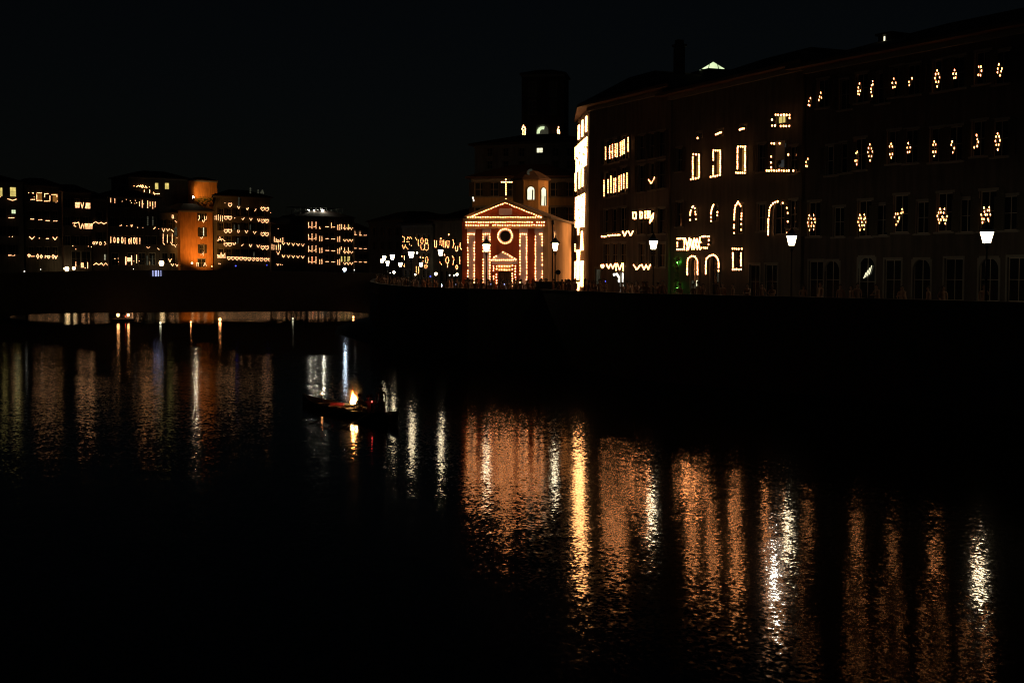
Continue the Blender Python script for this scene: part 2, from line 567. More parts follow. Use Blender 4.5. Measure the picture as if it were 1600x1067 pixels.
class Building:
    """p0, p1: the left and right end of the street front as (photo x, metres ahead)"""
    def __init__(self, name, label, p0, p1, z1, mat, depth=12.0, back=None, cat='building', roof_h=2.2, over=0.7, far=False, group=None,
                 roof=True, z0=ROAD, roof_mat='roof'):
        self.A, self.B = at(p0[0], HOR, p0[1]), at(p1[0], HOR, p1[1])
        d = self.B - self.A; d.z = 0
        self.L = d.length
        self.u = d.normalized()
        self.n = Vector((-self.u.y, self.u.x, 0))     # inward
        self.z0, self.H = z0, z1 - z0
        self.root = thing(name, label, cat, (self.A.x, self.A.y, z0), math.atan2(self.u.y, self.u.x), group)
        self.inv = (Matrix.Translation((self.A.x, self.A.y, z0)) @ Matrix.Rotation(math.atan2(self.u.y, self.u.x), 4, 'Z')).inverted()
        self.mat, self.depth, self.far = mat, depth, far
        self.back = [(self.L if p[0] == 'L' else p[0], p[1]) for p in back] if back else None
        self.roof_h, self.over, self.has_roof, self.roof_mat = roof_h, over, roof, roof_mat
        self.open = []
        self.cut = .4

    def uz(self, px, py):
        r = ray(px, py)
        o = Vector((0, 0, EYE))
        t = (self.A - o).dot(self.n) / r.dot(self.n)
        p = self.inv @ (o + r * t)
        return p.x, p.z

    def side_uz(self, px, py, x, ang):
        """hit of a pixel ray with the upright plane through local (x,0) that runs inward along direction ang; gives (distance, z)"""
        o = self.inv @ Vector((0, 0, EYE))
        r = self.inv.to_3x3() @ ray(px, py)
        d = Vector((math.cos(ang), math.sin(ang), 0)); nn = Vector((-d.y, d.x, 0))
        t = (Vector((x, 0, 0)) - o).dot(nn) / r.dot(nn)
        p = o + r * t
        return (p - Vector((x, 0, 0))).dot(d), p.z

    def deco(self, *specs, sp=3.2, r=0.09, mat='candle', off=0.14, batten=None, name='candle_frame', ring=False):
        pls = []
        for s in specs:
            pls += shape(*s)
        lights, frame = MB(), MB()
        batten = (not self.far) if batten is None else batten
        seen = []
        for pl in pls:
            pts = [self.uz(*p) for p in pl]
            if batten and len(pts) > 1:
                for (u0, z0), (u1, z1) in zip(pts, pts[1:]):
                    frame.bar((u0, -off + 0.05, z0), (u1, -off + 0.05, z1), 0.035, sides=4)
            for p in resample(pl, sp):
                u, z = self.uz(*p)
                if any(abs(u - a) + abs(z - c) < r * 1.3 for a, c in seen[-40:]):
                    continue
                seen.append((u, z))
                rr = r * random.uniform(0.88, 1.12)
                lights.bulb((u + random.uniform(-.02, .02), -off - rr * 0.6, z + random.uniform(-.02, .02)), rr, not self.far, back=Vector((0, -1, 0)), cut=self.cut)
                if batten and len(pts) == 1 and not ring:
                    frame.bar((u, -0.0, z - r), (u, -off, z - r), 0.03, sides=4)
        if ring:
            pts = [self.uz(*pl[0]) for pl in pls]
            cu, cz = sum(p[0] for p in pts) / len(pts), sum(p[1] for p in pts) / len(pts)
            pts.sort(key=lambda p: math.atan2(p[1] - cz, (p[0] - cu) * 2))
            for a, b_ in zip(pts, pts[1:] + pts[:1]):
                frame.bar((a[0], -off + .04, a[1]), (b_[0], -off + .04, b_[1]), .03, sides=4)
            frame.bar((cu, -off + .04, cz), (cu, 0, cz), .03, sides=4)
        if frame.f:
            fo = frame.build(name, M['batten'], self.root)
            return stuff(lights.build('candle_lights', [M[mat], M['iron']], fo))
        return stuff(lights.build('candle_lights', [M[mat], M['iron']], self.root))

    def window(self, px, py, w_, h, pane='pane', frame='frame', arch=False, shutter=None, sill=True, grid=(2, 2), local=False, name='window'):
        """opening centred on a pixel, w_ x h metres, glazed, with sill and (optionally) open shutters"""
        u, zc = (px, py) if local else self.uz(px, py)
        u0, u1, z0, z1 = u - w_ / 2, u + w_ / 2, zc - h / 2, zc + h / 2
        if z0 < .03:                      # doors stand on the street
            h = z1 - .03
            z0 = .03
        if u0 < 0.25 or u1 > self.L - 0.25 or z1 > self.H - 0.25 or z0 < 0.02:
            return None
        for a0, a1, c0, c1 in self.open:
            if u0 < a1 + .05 and u1 > a0 - .05 and z0 < c1 + .05 and z1 > c0 - .05:
                return None
        self.open.append((u0, u1, z0, z1))
        key = (round(w_, 2), round(h, 2), pane, frame, arch, shutter, sill, grid)
        if key not in WIN_CACHE:
            f = MB()
            t = 0.07
            hw = w_ / 2
            f.box(-hw, -hw + t, 0.10, 0.17, 0, h); f.box(hw - t, hw, 0.10, 0.17, 0, h)
            f.box(-hw + t, hw - t, 0.101, 0.169, 0, t); f.box(-hw + t, hw - t, 0.101, 0.169, h - t, h)
            for i in range(1, grid[0]):
                x = -hw + w_ * i / grid[0]
                f.box(x - .025, x + .025, 0.11, 0.165, t, h - t)
            for i in range(1, grid[1]):
                z = h * i / grid[1]
                f.box(-hw + t, hw - t, 0.112, 0.163, z - .02, z + .02)
            # stone surround, proud of the wall
            s = 0.12
            f.box(-hw - s, -hw, -0.05, 0.06, 0, h, 1); f.box(hw, hw + s, -0.05, 0.06, 0, h, 1)
            if not arch:
                f.box(-hw - s, hw + s, -0.055, 0.055, h, h + s * 1.3, 1)
            else:
                N = 10
                R = hw
                for i in range(N):
                    a0, a1 = math.pi * i / N, math.pi * (i + 1) / N
                    x0, y0, x1, y1 = -R * math.cos(a0), h - R + R * math.sin(a0), -R * math.cos(a1), h - R + R * math.sin(a1)
                    f.face([(x0, -0.045, y0), (x1, -0.045, y1), (x1, -0.045, h + s), (x0, -0.045, h + s)], 1)
                    f.face([(x0, -0.045, y0), (x0, 0.12, y0), (x1, 0.12, y1), (x1, -0.045, y1)], 1)
                f.face([(-hw, -0.045, h + s), (hw, -0.045, h + s), (hw, 0.02, h + s), (-hw, 0.02, h + s)], 1)
            pn = MB(); pn.box(-hw + t * .8, hw - t * .8, 0.135, 0.15, t * .8, h - t * .8)
            si = None
            if sill:
                si = MB(); si.box(-hw - .18, hw + .18, -0.14, 0.08, -0.12, -0.003)
            sh = []
            if shutter:
                for sgn in (-1, 1):
                    q = MB()
                    x0, x1 = sorted((sgn * (hw + .04), sgn * (hw + .04 + hw * .92)))
                    q.box(x0, x0 + .06, -0.11, -0.06, 0.02, h - .02); q.box(x1 - .06, x1, -0.11, -0.06, 0.02, h - .02)
                    q.box(x0 + .06, x1 - .06, -0.109, -0.061, 0.02, .1); q.box(x0 + .06, x1 - .06, -0.109, -0.061, h - .1, h - .02)
                    nsl = max(4, int(h / 0.16))
                    for i in range(nsl):
                        z = .1 + (h - .2) * i / nsl
                        q.face([(x0 + .06, -0.10, z), (x1 - .06, -0.10, z), (x1 - .06, -0.068, z + (h - .2) / nsl * .95), (x0 + .06, -0.068, z + (h - .2) / nsl * .95)])
                    sh.append(q.mesh('shutter', M[shutter]))
            WIN_CACHE[key] = (f.mesh(name, [M[frame], M['trim']]), pn.mesh('pane', M[pane]),
                              si.mesh('sill', M['trim']) if si else None, sh)
        fm, pm, sm, sh = WIN_CACHE[key]
        o = link(name, fm, self.root, (u, 0, z0))
        link('pane', pm, o)
        if sm:
            link('sill', sm, o)
        for q in sh:
            link('shutter', q, o)
        return o

    def box(self, name, px0, py0, px1, py1, out, inn=0.0, mat='trim', parent=None, mb=None):
        u0, za = self.uz(px0, py0); u1, zb = self.uz(px1, py1)
        m_ = mb or MB()
        m_.box(min(u0, u1), max(u0, u1), -out, inn, min(za, zb), max(za, zb))
        return m_ if mb else m_.build(name, M[mat], parent or self.root)

    def finish(self, cornice=True, gable=None):
        us = sorted({0.0, self.L} | {x for o in self.open for x in o[:2]})
        zs = sorted({0.0, self.H} | {x for o in self.open for x in o[2:]})
        m_ = MB()
        for i in range(len(us) - 1):
            for j in range(len(zs) - 1):
                uc, zc = (us[i] + us[i + 1]) / 2, (zs[j] + zs[j + 1]) / 2
                if any(o[0] < uc < o[1] and o[2] < zc < o[3] for o in self.open):
                    continue
                m_.face([(us[i], 0, zs[j]), (us[i + 1], 0, zs[j]), (us[i + 1], 0, zs[j + 1]), (us[i], 0, zs[j + 1])])
        for a0, a1, c0, c1 in self.open:     # reveals
            m_.face([(a0, 0, c0), (a0, .3, c0), (a0, .3, c1), (a0, 0, c1)]); m_.face([(a1, 0, c0), (a1, 0, c1), (a1, .3, c1), (a1, .3, c0)])
            m_.face([(a0, 0, c1), (a0, .3, c1), (a1, .3, c1), (a1, 0, c1)]); m_.face([(a0, 0, c0), (a1, 0, c0), (a1, .3, c0), (a0, .3, c0)])
            m_.face([(a0, .3, c0), (a1, .3, c0), (a1, .3, c1), (a0, .3, c1)])
        back = self.back or [(self.L, self.depth), (0, self.depth)]
        ring = [(self.L, 0)] + list(back) + [(0, 0)]
        for p, q in zip(ring, ring[1:]):
            m_.face([(p[0], p[1], 0), (q[0], q[1], 0), (q[0], q[1], self.H), (p[0], p[1], self.H)])
        plan = [(0, 0), (self.L, 0)] + list(back)
        m_.face([(p[0], p[1], self.H) for p in plan])
        m_.build('wall', M[self.mat], self.root)
        if self.has_roof:
            cx = sum(p[0] for p in plan) / len(plan); cyy = sum(p[1] for p in plan) / len(plan)
            outp, inp = [], []
            n = len(plan)
            for i in range(n):
                p, a, c = Vector(plan[i]), Vector(plan[i - 1]), Vector(plan[(i + 1) % n])
                e1, e2 = (p - a).normalized(), (c - p).normalized()
                n1, n2 = Vector((e1.y, -e1.x)), Vector((e2.y, -e2.x))
                bis = (n1 + n2); k = self.over / max(0.35, bis.length / 2 * bis.length / 2) / 2
                outp.append(p + bis * k)
                inp.append(Vector((cx, cyy)) + (p - Vector((cx, cyy))) * 0.33)
            r_ = MB()
            h0, h1 = self.H + 0.02, self.H + 0.26
            v = [(p.x, p.y, h0) for p in outp] + [(p.x, p.y, h1) for p in outp] + [(p.x, p.y, h1 + self.roof_h) for p in inp]
            f = [(i, (i + 1) % n, n + (i + 1) % n, n + i) for i in range(n)] + \
                [(n + i, n + (i + 1) % n, 2 * n + (i + 1) % n, 2 * n + i) for i in range(n)] + [tuple(range(2 * n, 3 * n)), tuple(range(n))[::-1]]
            r_.poly(v, f)
            r_.build('roof', M[self.roof_mat], self.root)
            if cornice:
                c_ = MB()
                c_.box(-.05, self.L + .05, -0.28, -0.003, self.H - 0.35, self.H - 0.01)
                c_.build('cornice', M['trim'], self.root)
        return self


# ------------------------------------------------------------------ the palaces on the right bank
# corner palace: its narrow flank is covered with candles, its front looks on the river
ps, pe = (920, 124.3), (1044, 111.2)
A0, B0 = at(ps[0], HOR, ps[1]), at(pe[0], HOR, pe[1])
uu = (B0 - A0).normalized(); nn = Vector((-uu.y, uu.x, 0))
side_end = A0 + Vector((-0.05, 1, 0)).normalized() * 12.0
sl = ((side_end - A0).dot(uu), (side_end - A0).dot(nn))
L1 = (B0 - A0).length
P1 = Building('corner_palace', 'tall dark palace whose narrow flank beside the church is covered with white candle panels', ps, pe, 23.2, 'rose',
              back=[(L1, 15), (sl[0] + 7.0, sl[1] + 1.0), sl], over=1.2, roof_h=2.6)
for px, ys in [(951, (240, 290, 345)), (960, (238, 288, 343)), (969, (236, 286, 341)), (978, (232, 284, 339)), (986, (228, 281, 337))]:
    for y in ys[:2]:
        pass
for px, dy in [(950, 0), (962.5, -3), (975.5, -7.5), (985.5, -10)]:
    P1.window(px, 238 + dy, 1.15, 2.2, shutter='shutter')
    P1.window(px - 1, 289 + dy, 1.15, 2.4, shutter='shutter')
    P1.window(px - 1.5, 346 + dy * .4, 1.15, 2.2, shutter='shutter')
    P1.window(px - 2, 398, 1.15, 2.1)
for px, dy in [(1003, -9), (1020, -12), (1034, -15)]:
    P1.window(px, 240 + dy, 1.1, 2.2, shutter='shutter'); P1.window(px, 288 + dy, 1.1, 2.4, shutter='shutter')
    P1.window(px, 399, 1.1, 2.1); P1.window(px, 350 + dy * .3, 1.1, 2.2, shutter='shutter')
P1.window(972, 444, .62, 2.2, pane='white', sill=False, grid=(1, 2), name='shop_door')
P1.window(934, 441, 1.1, 2.6, pane='dim_win', sill=False, name='shop_window')
P1.window(1006, 444, 1.6, 3.0, pane='pane', sill=False, name='shop_door')
P1.cut = .26
K = dict(sp=2.9, r=.058)
P1.deco(('B', 949, 231, 249), **K)
P1.deco(('B', 955.3, 228.5, 247.5), ('B', 959.7, 227, 246.5), ('L', 955.3, 959.7, 238), **K)
P1.deco(('B', 964.2, 226, 245), ('B', 967.2, 225, 244.5), **K)
P1.deco(('B', 972.2, 223, 243), ('B', 975, 221, 241.5), ('B', 978, 219.5, 240), **K)
P1.deco(('B', 984.2, 216, 236.5), **K)
P1.deco(('B', 946.6, 283, 306), **K)
P1.deco(('B', 952.8, 281.5, 301), ('B', 957.3, 276, 301), **K)
P1.deco(('B', 961.8, 280, 300.5), ('B', 964.6, 279, 299.5), **K)
P1.deco(('B', 970, 276, 298.5), ('B', 973.6, 274, 296.5), **K)
P1.deco(('B', 977.4, 272.5, 294), ('B', 982.4, 271, 293.5), **K)
P1.deco(('P', [(1016.5, 281.5), (1020, 287.5), (1025.5, 278)]), **K)
P1.deco(('R', 991.8, 332.5, 997, 341.5), sp=2.4, r=.072)
P1.deco(('R', 1003, 331.5, 1006.5, 341), ('B', 1011, 331, 340.5), sp=2.4, r=.072)
P1.deco(('F', 1014.5, 330.5, 1018.5, 340), ('P', [(1018.5, 348), (1020, 339), (1024, 334), (1023.5, 341), (1018.5, 348)]), sp=2.3, r=.072)
for x0, x1, y in [(943, 949.5, 370), (953, 957.5, 368.4), (960, 964.5, 367.6), (967.5, 971.5, 367.2)]:
    P1.deco(('L', x0, x1, y), sp=2.2, r=.072)
P1.deco(('V', 979, 365.5, 6, 7), sp=2.3, r=.072)
P1.deco(('V', 988.3, 365, 7, 7), sp=2.3, r=.072)
P1.deco(('H', 944, 416, 5), sp=2, r=.072)
P1.deco(('W', 950.5, 963.5, 413, 419.5, 4), sp=2.4, r=.072)
P1.deco(('B', 965.5, 412.5, 422), ('V', 971, 417, 7, 9), ('B', 976.5, 412.5, 423), sp=2.3, r=.072)
P1.deco(('V', 998, 418, 10, 7), sp=2.4, r=.072)
P1.deco(('W', 1006, 1019, 414, 421.5, 4), sp=2.4, r=.072)
P1.deco(('P', [(963, 429), (968, 428.5), (970.5, 434), (971, 441)]), sp=2.2, r=.12, mat='white')

# flank: a wall of candles on white frames
fang = math.atan2(sl[1], sl[0])
du, dn = Vector((math.cos(fang), math.sin(fang), 0)), Vector((math.sin(fang), -math.cos(fang), 0))
fl_len = math.hypot(*sl)
outn = -Vector((-du.y, du.x, 0))
outn = Vector((-du.y, du.x, 0))          # local left of the inward direction = away from the palace


def flank_panel(rows, label=None, r=0.085, name='candle_panel', frame=True):
    """rows: list of (px,py) candles; placed on the flank"""
    mb, fb = MB(), MB()
    for px, py in rows:
        s, z = P1.side_uz(px, py, 0, fang)
        if not (0.1 < s < fl_len - .1):
            continue
        p = du * s + outn * 0.16
        mb.bulb((p.x, p.y, z), r * random.uniform(.9, 1.1), True, back=outn, cut=-.5)
    if frame:
        zs = [P1.side_uz(px, py, 0, fang) for px, py in rows]
        for s in sorted({round(s, 1) for s, z in zs})[::2]:
            zz = [z for s2, z in zs if abs(s2 - s) < .3]
            if len(zz) > 1:
                a = du * s + outn * 0.05
                fb.bar((a.x, a.y, min(zz)), (a.x, a.y, max(zz)), .03, sides=4)
        if fb.f:
            fo = fb.build(name, M['batten'], P1.root)
            return stuff(mb.build('candle_lights', [M['candle_white'], M['iron']], fo))
    return stuff(mb.build('candle_lights', [M['candle_white'], M['iron']], P1.root))


def quad_pts(tl, tr, br, bl, nx, ny, skip=0.0):
    out = []
    for i in range(nx):
        for j in range(ny):
            if random.random() < skip:
                continue
            s, t = i / (nx - 1) if nx > 1 else .5, j / (ny - 1)
            top = (tl[0] + (tr[0] - tl[0]) * s, tl[1] + (tr[1] - tl[1]) * s)
            bot = (bl[0] + (br[0] - bl[0]) * s, bl[1] + (br[1] - bl[1]) * s)
            out.append((top[0] + (bot[0] - top[0]) * t, top[1] + (bot[1] - top[1]) * t))
    return out


for x, y0, y1 in [(907, 196, 217), (912.6, 188.5, 212.5), (918.6, 182.5, 205)]:
    flank_panel(quad_pts((x - .6, y0 + 1.5), (x + .9, y0), (x + .6, y1 - 1), (x - .9, y1 + .5), 3, 10))
flank_panel(quad_pts((901.5, 231.5), (919.6, 215), (918.4, 257), (901, 270.5), 11, 15, .05))
for x, y0, y1 in [(901.8, 271, 298.5), (908, 263, 294), (913, 264, 291)]:
    flank_panel(quad_pts((x - .4, y0 + 1), (x + .9, y0), (x + .3, y1 - 1), (x - .8, y1), 3, 11))
flank_panel(quad_pts((898.5, 311.5), (916, 303), (915, 353.5), (898.2, 355), 11, 19, .05))
flank_panel(quad_pts((896.6, 346), (897.4, 345), (897, 367), (896.6, 368), 2, 9))
flank_panel(quad_pts((905, 356), (907, 355.5), (906.6, 366), (905.4, 366.5), 2, 5))
flank_panel(quad_pts((911.2, 363), (912.2, 362), (913.4, 390), (910, 390), 3, 12))
flank_panel(quad_pts((899.5, 382.5), (901, 382), (901, 392), (899.5, 392), 2, 4))
flank_panel(quad_pts((904, 391.5), (908.6, 391), (907, 408), (905, 408), 3, 8))
flank_panel(quad_pts((896.8, 410), (901.2, 409.5), (900.6, 445), (896.6, 446), 4, 16))
flank_panel(quad_pts((904, 408), (907.4, 408), (907, 436), (904.2, 436), 3, 12))
flank_panel(quad_pts((910.4, 409), (913.6, 408.5), (913, 446.5), (910.4, 446.5), 3, 16))
flank_panel(quad_pts((903.6, 442), (908, 442), (906.6, 453), (905, 453), 3, 5))
# dark window reveals of the flank, between the panels
for s, z, h in [(3.2, 12.3, 2.2), (6.0, 12.3, 2.2), (8.8, 12.3, 2.2), (3.2, 16.8, 1.8), (6.0, 16.8, 1.8), (8.8, 16.8, 1.8), (6.0, 6.2, 2.2)]:
    fb = MB()
    for a, c, e, g in [(-.62, -.5, 0, h), (.5, .62, 0, h), (-.62, .62, h, h + .15), (-.7, .7, -.12, 0)]:
        p0 = du * (s + a) + outn * .002; p1 = du * (s + c) + outn * .09
        q0 = du * (s + a) + outn * .09; q1 = du * (s + c) + outn * .002
        v = [(p.x, p.y, zz) for zz in (z + e, z + g) for p in (p0, q0, p1, q1)]
        fb.poly(v, [(0, 1, 2, 3), (4, 7, 6, 5), (0, 4, 5, 1), (1, 5, 6, 2), (2, 6, 7, 3), (3, 7, 4, 0)])
    wf = fb.build('window', M['trim'], P1.root); fixnormals(wf.data)
    pb = MB()
    p0, p1 = du * (s - .5) + outn * .02, du * (s + .5) + outn * .02
    pb.face([(p0.x, p0.y, z), (p1.x, p1.y, z), (p1.x, p1.y, z + h), (p0.x, p0.y, z + h)])
    pb.build('pane', M['pane'], wf)
P1.finish()
ch = MB()
ch.box(-.38, .38, -.38, .38, 0, 3.4); ch.box(-.5, .5, -.5, .5, 3.402, 3.6); ch.box(-.3, .3, -.3, .3, 3.602, 4.0)
ch.build('chimney', M['rose'], P1.root, P1.inv @ at(1061, 132, 119))

# middle palace with framed windows and arches
P2 = Building('arched_palace', 'dark palace with candle framed windows, round arches and a glowing glass roof lantern', (1046, 111.4), (1251, 94.4), 22.6,
              'tan', depth=16, over=1.0, roof_h=2.4)
for px, y0, y1 in [(1090, 242, 280), (1122.5, 235.5, 275), (1162, 229.5, 271)]:
    P2.window(px, (y0 + y1) / 2, .95, (y1 - y0) * 100 / 2000 * .93, pane='orange_win', shutter=None, grid=(2, 3))  # panes glow in place of louvred shutters lit by the candles
P2.window(1221, 187, 1.1, .62, pane='yellow', grid=(2, 1), sill=False)
P2.window(1221, 243, 1.15, 1.9, pane='grey_win', grid=(1, 1))
for px, y0, y1 in [(1086, 324, 347), (1118, 320, 347), (1156, 317, 366), (1219, 316, 366)]:
    P2.window(px, (y0 + y1) / 2, 1.5 if px > 1200 else .8, (y1 - y0) * .0495, arch=True, sill=False)
for px, y0, y1 in [(1085.5, 401, 466), (1117, 399, 466)]:
    P2.window(px, (y0 + y1) / 2, 1.25, (y1 - y0) * .0525, arch=True, sill=False, pane='pane', grid=(2, 3), name='doorway')
P2.window(1154.5, 405, 1.0, 1.55, pane='pane', grid=(2, 2))
for px in (1062, 1240):
    P2.window(px, 250, 1.0, 2.0, shutter='shutter'); P2.window(px, 335, 1.0, 2.1, shutter='shutter')
P2.window(1205, 440, 1.6, 2.6, sill=False, name='doorway', pane='pane'); P2.window(1179, 440, 1.4, 2.6, sill=False, name='doorway', pane='pane')
P2.window(1093, 212, .8, .5, sill=False); P2.window(1126, 208, .8, .5, sill=False); P2.window(1162, 201, .8, .5, sill=False); P2.window(1190, 340, 1.0, 2.1)
P2.window(1190, 247, 1.0, 2.1, shutter='shutter')
P2.cut = .26
K = dict(sp=3.4, r=.072)
P2.deco(('T', [(1093, 216)]), r=.075)
P2.deco(('P', [(1121.5, 210.5), (1130, 207)]), sp=2.2, r=.072)
P2.deco(('P', [(1159, 203), (1165.5, 201)]), sp=2.2, r=.072)
P2.deco(('L', 1086.5, 1095, 241.5), ('B', 1085.5, 246, 277), ('B', 1095.5, 243, 276), ('P', [(1082.5, 281), (1094, 278.5)]), **K)
P2.deco(('L', 1118, 1128, 235.5), ('B', 1117.5, 238, 250), ('B', 1117.5, 260, 275), ('B', 1128.5, 235, 273), ('P', [(1113.5, 277), (1128, 274)]), **K)
P2.deco(('L', 1156.5, 1168, 229.5), ('B', 1155.5, 232, 264), ('B', 1167.5, 232, 266), ('L', 1153, 1167, 270.5), **K)
P2.deco(('L', 1215, 1237, 180), ('T', [(1209.6, 188), (1236.8, 185)]), ('L', 1209.8, 1214.5, 197), ('L', 1223, 1236.5, 197.3), sp=4.3, r=.075)
P2.deco(('T', [(1209, 224.5), (1213, 224.5), (1221.3, 224.7), (1208, 245.5), (1208, 254), (1208, 262), (1235.3, 242)]), r=.072)
P2.deco(('L', 1201.3, 1236, 267), ('T', [(1243, 267.4)]), sp=3.85, r=.072)
P2.deco(('T', [(1081.5, 344), (1090.3, 343), (1081.5, 336), (1082, 332), (1082.5, 329), (1084.5, 324.2), (1086.5, 323.2), (1088.5, 325.5), (1089.5, 331), (1090, 335)]), r=.072, batten=False)
P2.deco(('P', [(1114.2, 333.5), (1115, 328), (1118, 320)]), ('T', [(1114, 340), (1114, 345.5), (1124, 332), (1124, 336.5)]), sp=2.4, r=.072)
P2.deco(('P', [(1150.5, 343), (1151, 328), (1153, 321), (1156.5, 316), (1160.3, 322.5)]), ('T', [(1150.2, 351.5), (1150.2, 356), (1150, 364), (1161.8, 333.5), (1161.6, 338), (1161.4, 342.3), (1161.2, 350.5), (1161, 359)]), sp=3.6, r=.072)
P2.deco(('P', [(1203.6, 366), (1203.8, 343)]), sp=3.5, r=.072)
P2.deco(('P', [(1205, 337), (1205.4, 326), (1209, 320), (1213, 316.8), (1218.5, 315)]), ('T', [(1226.5, 318), (1232.5, 325.5), (1234, 333), (1234.2, 346), (1233, 365)]), sp=3.9, r=.072)
P2.deco(('L', 1061, 1072, 373), ('L', 1061, 1072, 390), ('B', 1061.5, 379, 385), ('B', 1072.5, 375, 388), sp=2.6, r=.072)
P2.deco(('W', 1074, 1097, 373, 390, 5), ('W', 1076, 1097, 390, 372, 5), sp=2.6, r=.075)
P2.deco(('L', 1100, 1111, 369.5), ('L', 1099.5, 1108, 387.5), ('T', [(1098, 378.5), (1110.7, 375.5), (1110.3, 382)]), sp=2.6, r=.072)
P2.deco(('a', 1077, 1093, 428.5, 428.5, 410, 400), sp=3.1, r=.072)
P2.deco(('a', 1106, 1126, 427.5, 418, 411, 398.5), ('T', [(1125.8, 423)]), sp=2.6, r=.072)
P2.deco(('L', 1148, 1154, 389), ('L', 1157.5, 1162, 389), ('B', 1148.3, 396, 417), ('B', 1161, 396, 415), ('L', 1148, 1161, 421), sp=3.2, r=.072)
P2.finish()
# white banner hung out of the window, doorway curtains with a glow put into the cloth
u, z = P2.uz(1221, 240)
bn = MB(); bn.box(-.55, .55, -.03, 0, -.7, .75)
bn.build('banner', M['tarp'], P2.root, (u, -.10, z + .2))
for px, py, w_, h_ in [(1081.5, 448, .22, .5), (1084.5, 453, .25, .45), (1088.5, 446, .16, .42)]:
    u, z = P2.uz(px, py)
    q = MB(); q.box(-w_ / 2, w_ / 2, -.04, 0, -h_, h_)
    q.build('door_curtain', M['pale' if px > 1088 else 'dim_win'], P2.root, (u, .06, z))
u, z = P2.uz(1121.5, 428)
q = MB(); q.box(-.13, .13, -.02, 0, -.65, .65)
q.build('door_glow_strip', M['dim_win'], P2.root, (u, .08, z))  # glowing strip put in for the greenish light reflected inside the arch
# glazed roof lantern with bars on a low drum
c = at(1112, 111, 121.0)
lc = P2.inv @ c
q = MB(); q.box(-1.5, 1.5, -1.3, 1.3, -3.0, -.03)
dr = q.build('lantern_drum', M['tan'], P2.root, lc)
rzl = -P2.root.rotation_euler.z
g = MB()
HB = .70
g.poly([(-1.18, -.9, 0), (1.18, -.9, 0), (1.18, .9, 0), (-1.18, .9, 0), (0, -.9, HB), (0, .9, HB)], [(0, 1, 4), (2, 3, 5), (1, 2, 5, 4), (3, 0, 4, 5)])
go = g.build('roof_lantern', M['pale_green'], P2.root, lc); go.rotation_euler = (0, 0, rzl)
br = MB()
for x in (-.45, .5):
    br.bar((x, -.93, 0), (x * .8, -.93, HB * (1 - abs(x * .8) / 1.18)), .035, sides=4)
br.bar((-1.2, -.93, 0), (0, -.93, HB + .02), .04, sides=4); br.bar((1.2, -.93, 0), (0, -.93, HB + .02), .04, sides=4); br.bar((-1.2, -.93, -.02), (1.2, -.93, -.02), .05, sides=4)
br.build('glazing_bars', M['iron'], go)

# long palace on the far right: diamonds of candles under every window
P3 = Building('long_palace', 'long dark palace with diamonds of candles at every window on three floors', (1256, 94.2), (1720, 73.0), 22.3, 'brick', depth=16, over=1.1, roof_h=2.2)
R1 = [(1269, 158), (1286, 152), (1347, 143.5), (1367, 141), (1401, 134), (1427, 131), (1469, 125), (1496, 120), (1535.5, 112.5), (1566, 112)]
R2 = [(1265, 253), (1344, 247), (1364, 240.5), (1397, 236), (1424, 235), (1464.5, 233), (1492.5, 231), (1530.5, 223), (1563.5, 223)]
R3 = [(1272.5, 348), (1351.5, 347.5), (1408, 340), (1476.5, 338), (1544, 336)]


def dots(cx, cy, s):
    return [(cx + dx * s, cy + dy * s) for dx, dy in s_pat]


PATS = {
    'full': [(0, -14), (-2, -8.5), (2.2, -8.5), (-3.6, -2), (3.4, -3.5), (-2, 4), (2.2, 4), (.3, 11)],
    'A': [(1, -12), (-1.3, -6), (-2, 0), (2.2, -1), (-2.2, 4.5), (0, 5)],
    'S': [(1, -13), (1.6, -8), (-.6, -7), (-1.6, -1), (-1, 4), (0, 9.5)],
    'B': [(0, -10), (-2, -4), (3, -4), (-1, 3), (2, 2.5)],
    'C': [(2.5, -8), (-2.5, -2.5), (-1.5, 2.5)],
    'O': [(-1.5, -7), (2, -7), (3, -.5), (-2, 5.5), (1.5, 5.5)],
    'Y': [(-.5, -10.5), (-2.5, -4), (4.5, -4), (2.8, .5), (-2.5, 2), (1, 7)],
    'H': [(0, -9), (-1.8, -7), (-3, 4.5), (-.5, 4.5), (-1, 10)],
    'G': [(0, -11), (-2, -6.5), (2, -6.5), (-2, 5.5), (2, 5), (0, 11)],
    'J': [(0, -11), (1.5, -5), (3, 0), (1, 6), (-3, 7.5)],
    'K': [(0, -9), (-1.2, -4.5), (3, 1), (1, 7.5)],
    'P': [(0, -9), (1, -5), (-3, 4), (3, 3), (2, 5), (-2, 8)],
    'HEX': [(-3.5, -11.5), (3, -11.5), (-5, -6.5), (-1, -6), (5, -6), (3.2, -5), (-6, 0), (0, 0), (5.5, -.5), (-4.5, 5.5), (-.5, 5), (3.5, 5), (-3.5, 11.5), (3, 11)],
    'HEX2': [(-3, -11), (4, -11), (-5.5, -5), (-2, -5.5), (3, -5), (-7, 0), (0, 1), (1.5, 1.5), (8, 0), (-6, 5.5), (-2, 6), (3, 5.5), (6.5, 5.5), (-4.5, 11), (5, 11.5)],
    'HEX3': [(-2, -11), (6, -12), (4, -7), (7, -7), (-1, -4.5), (-6.5, 0), (1, -.5), (3, -1), (8, 0), (-5, 6.5), (-2, 7), (4.5, 6), (5.5, 9), (-4, 12)],
    'TICK': [(6.5, -12.5), (7, -8), (5, -6.5), (-4, -6), (-.5, -5.5), (-6, 0), (2, 0), (1.3, 1.5), (-.5, 6.5), (-3, 11)],
    'P1': [(2, -4), (-1, 1), (-1.5, 7), (.5, 7)],
    'P2': [(1, -6), (-1, 0), (2, 1.5), (-2, 5)],
}
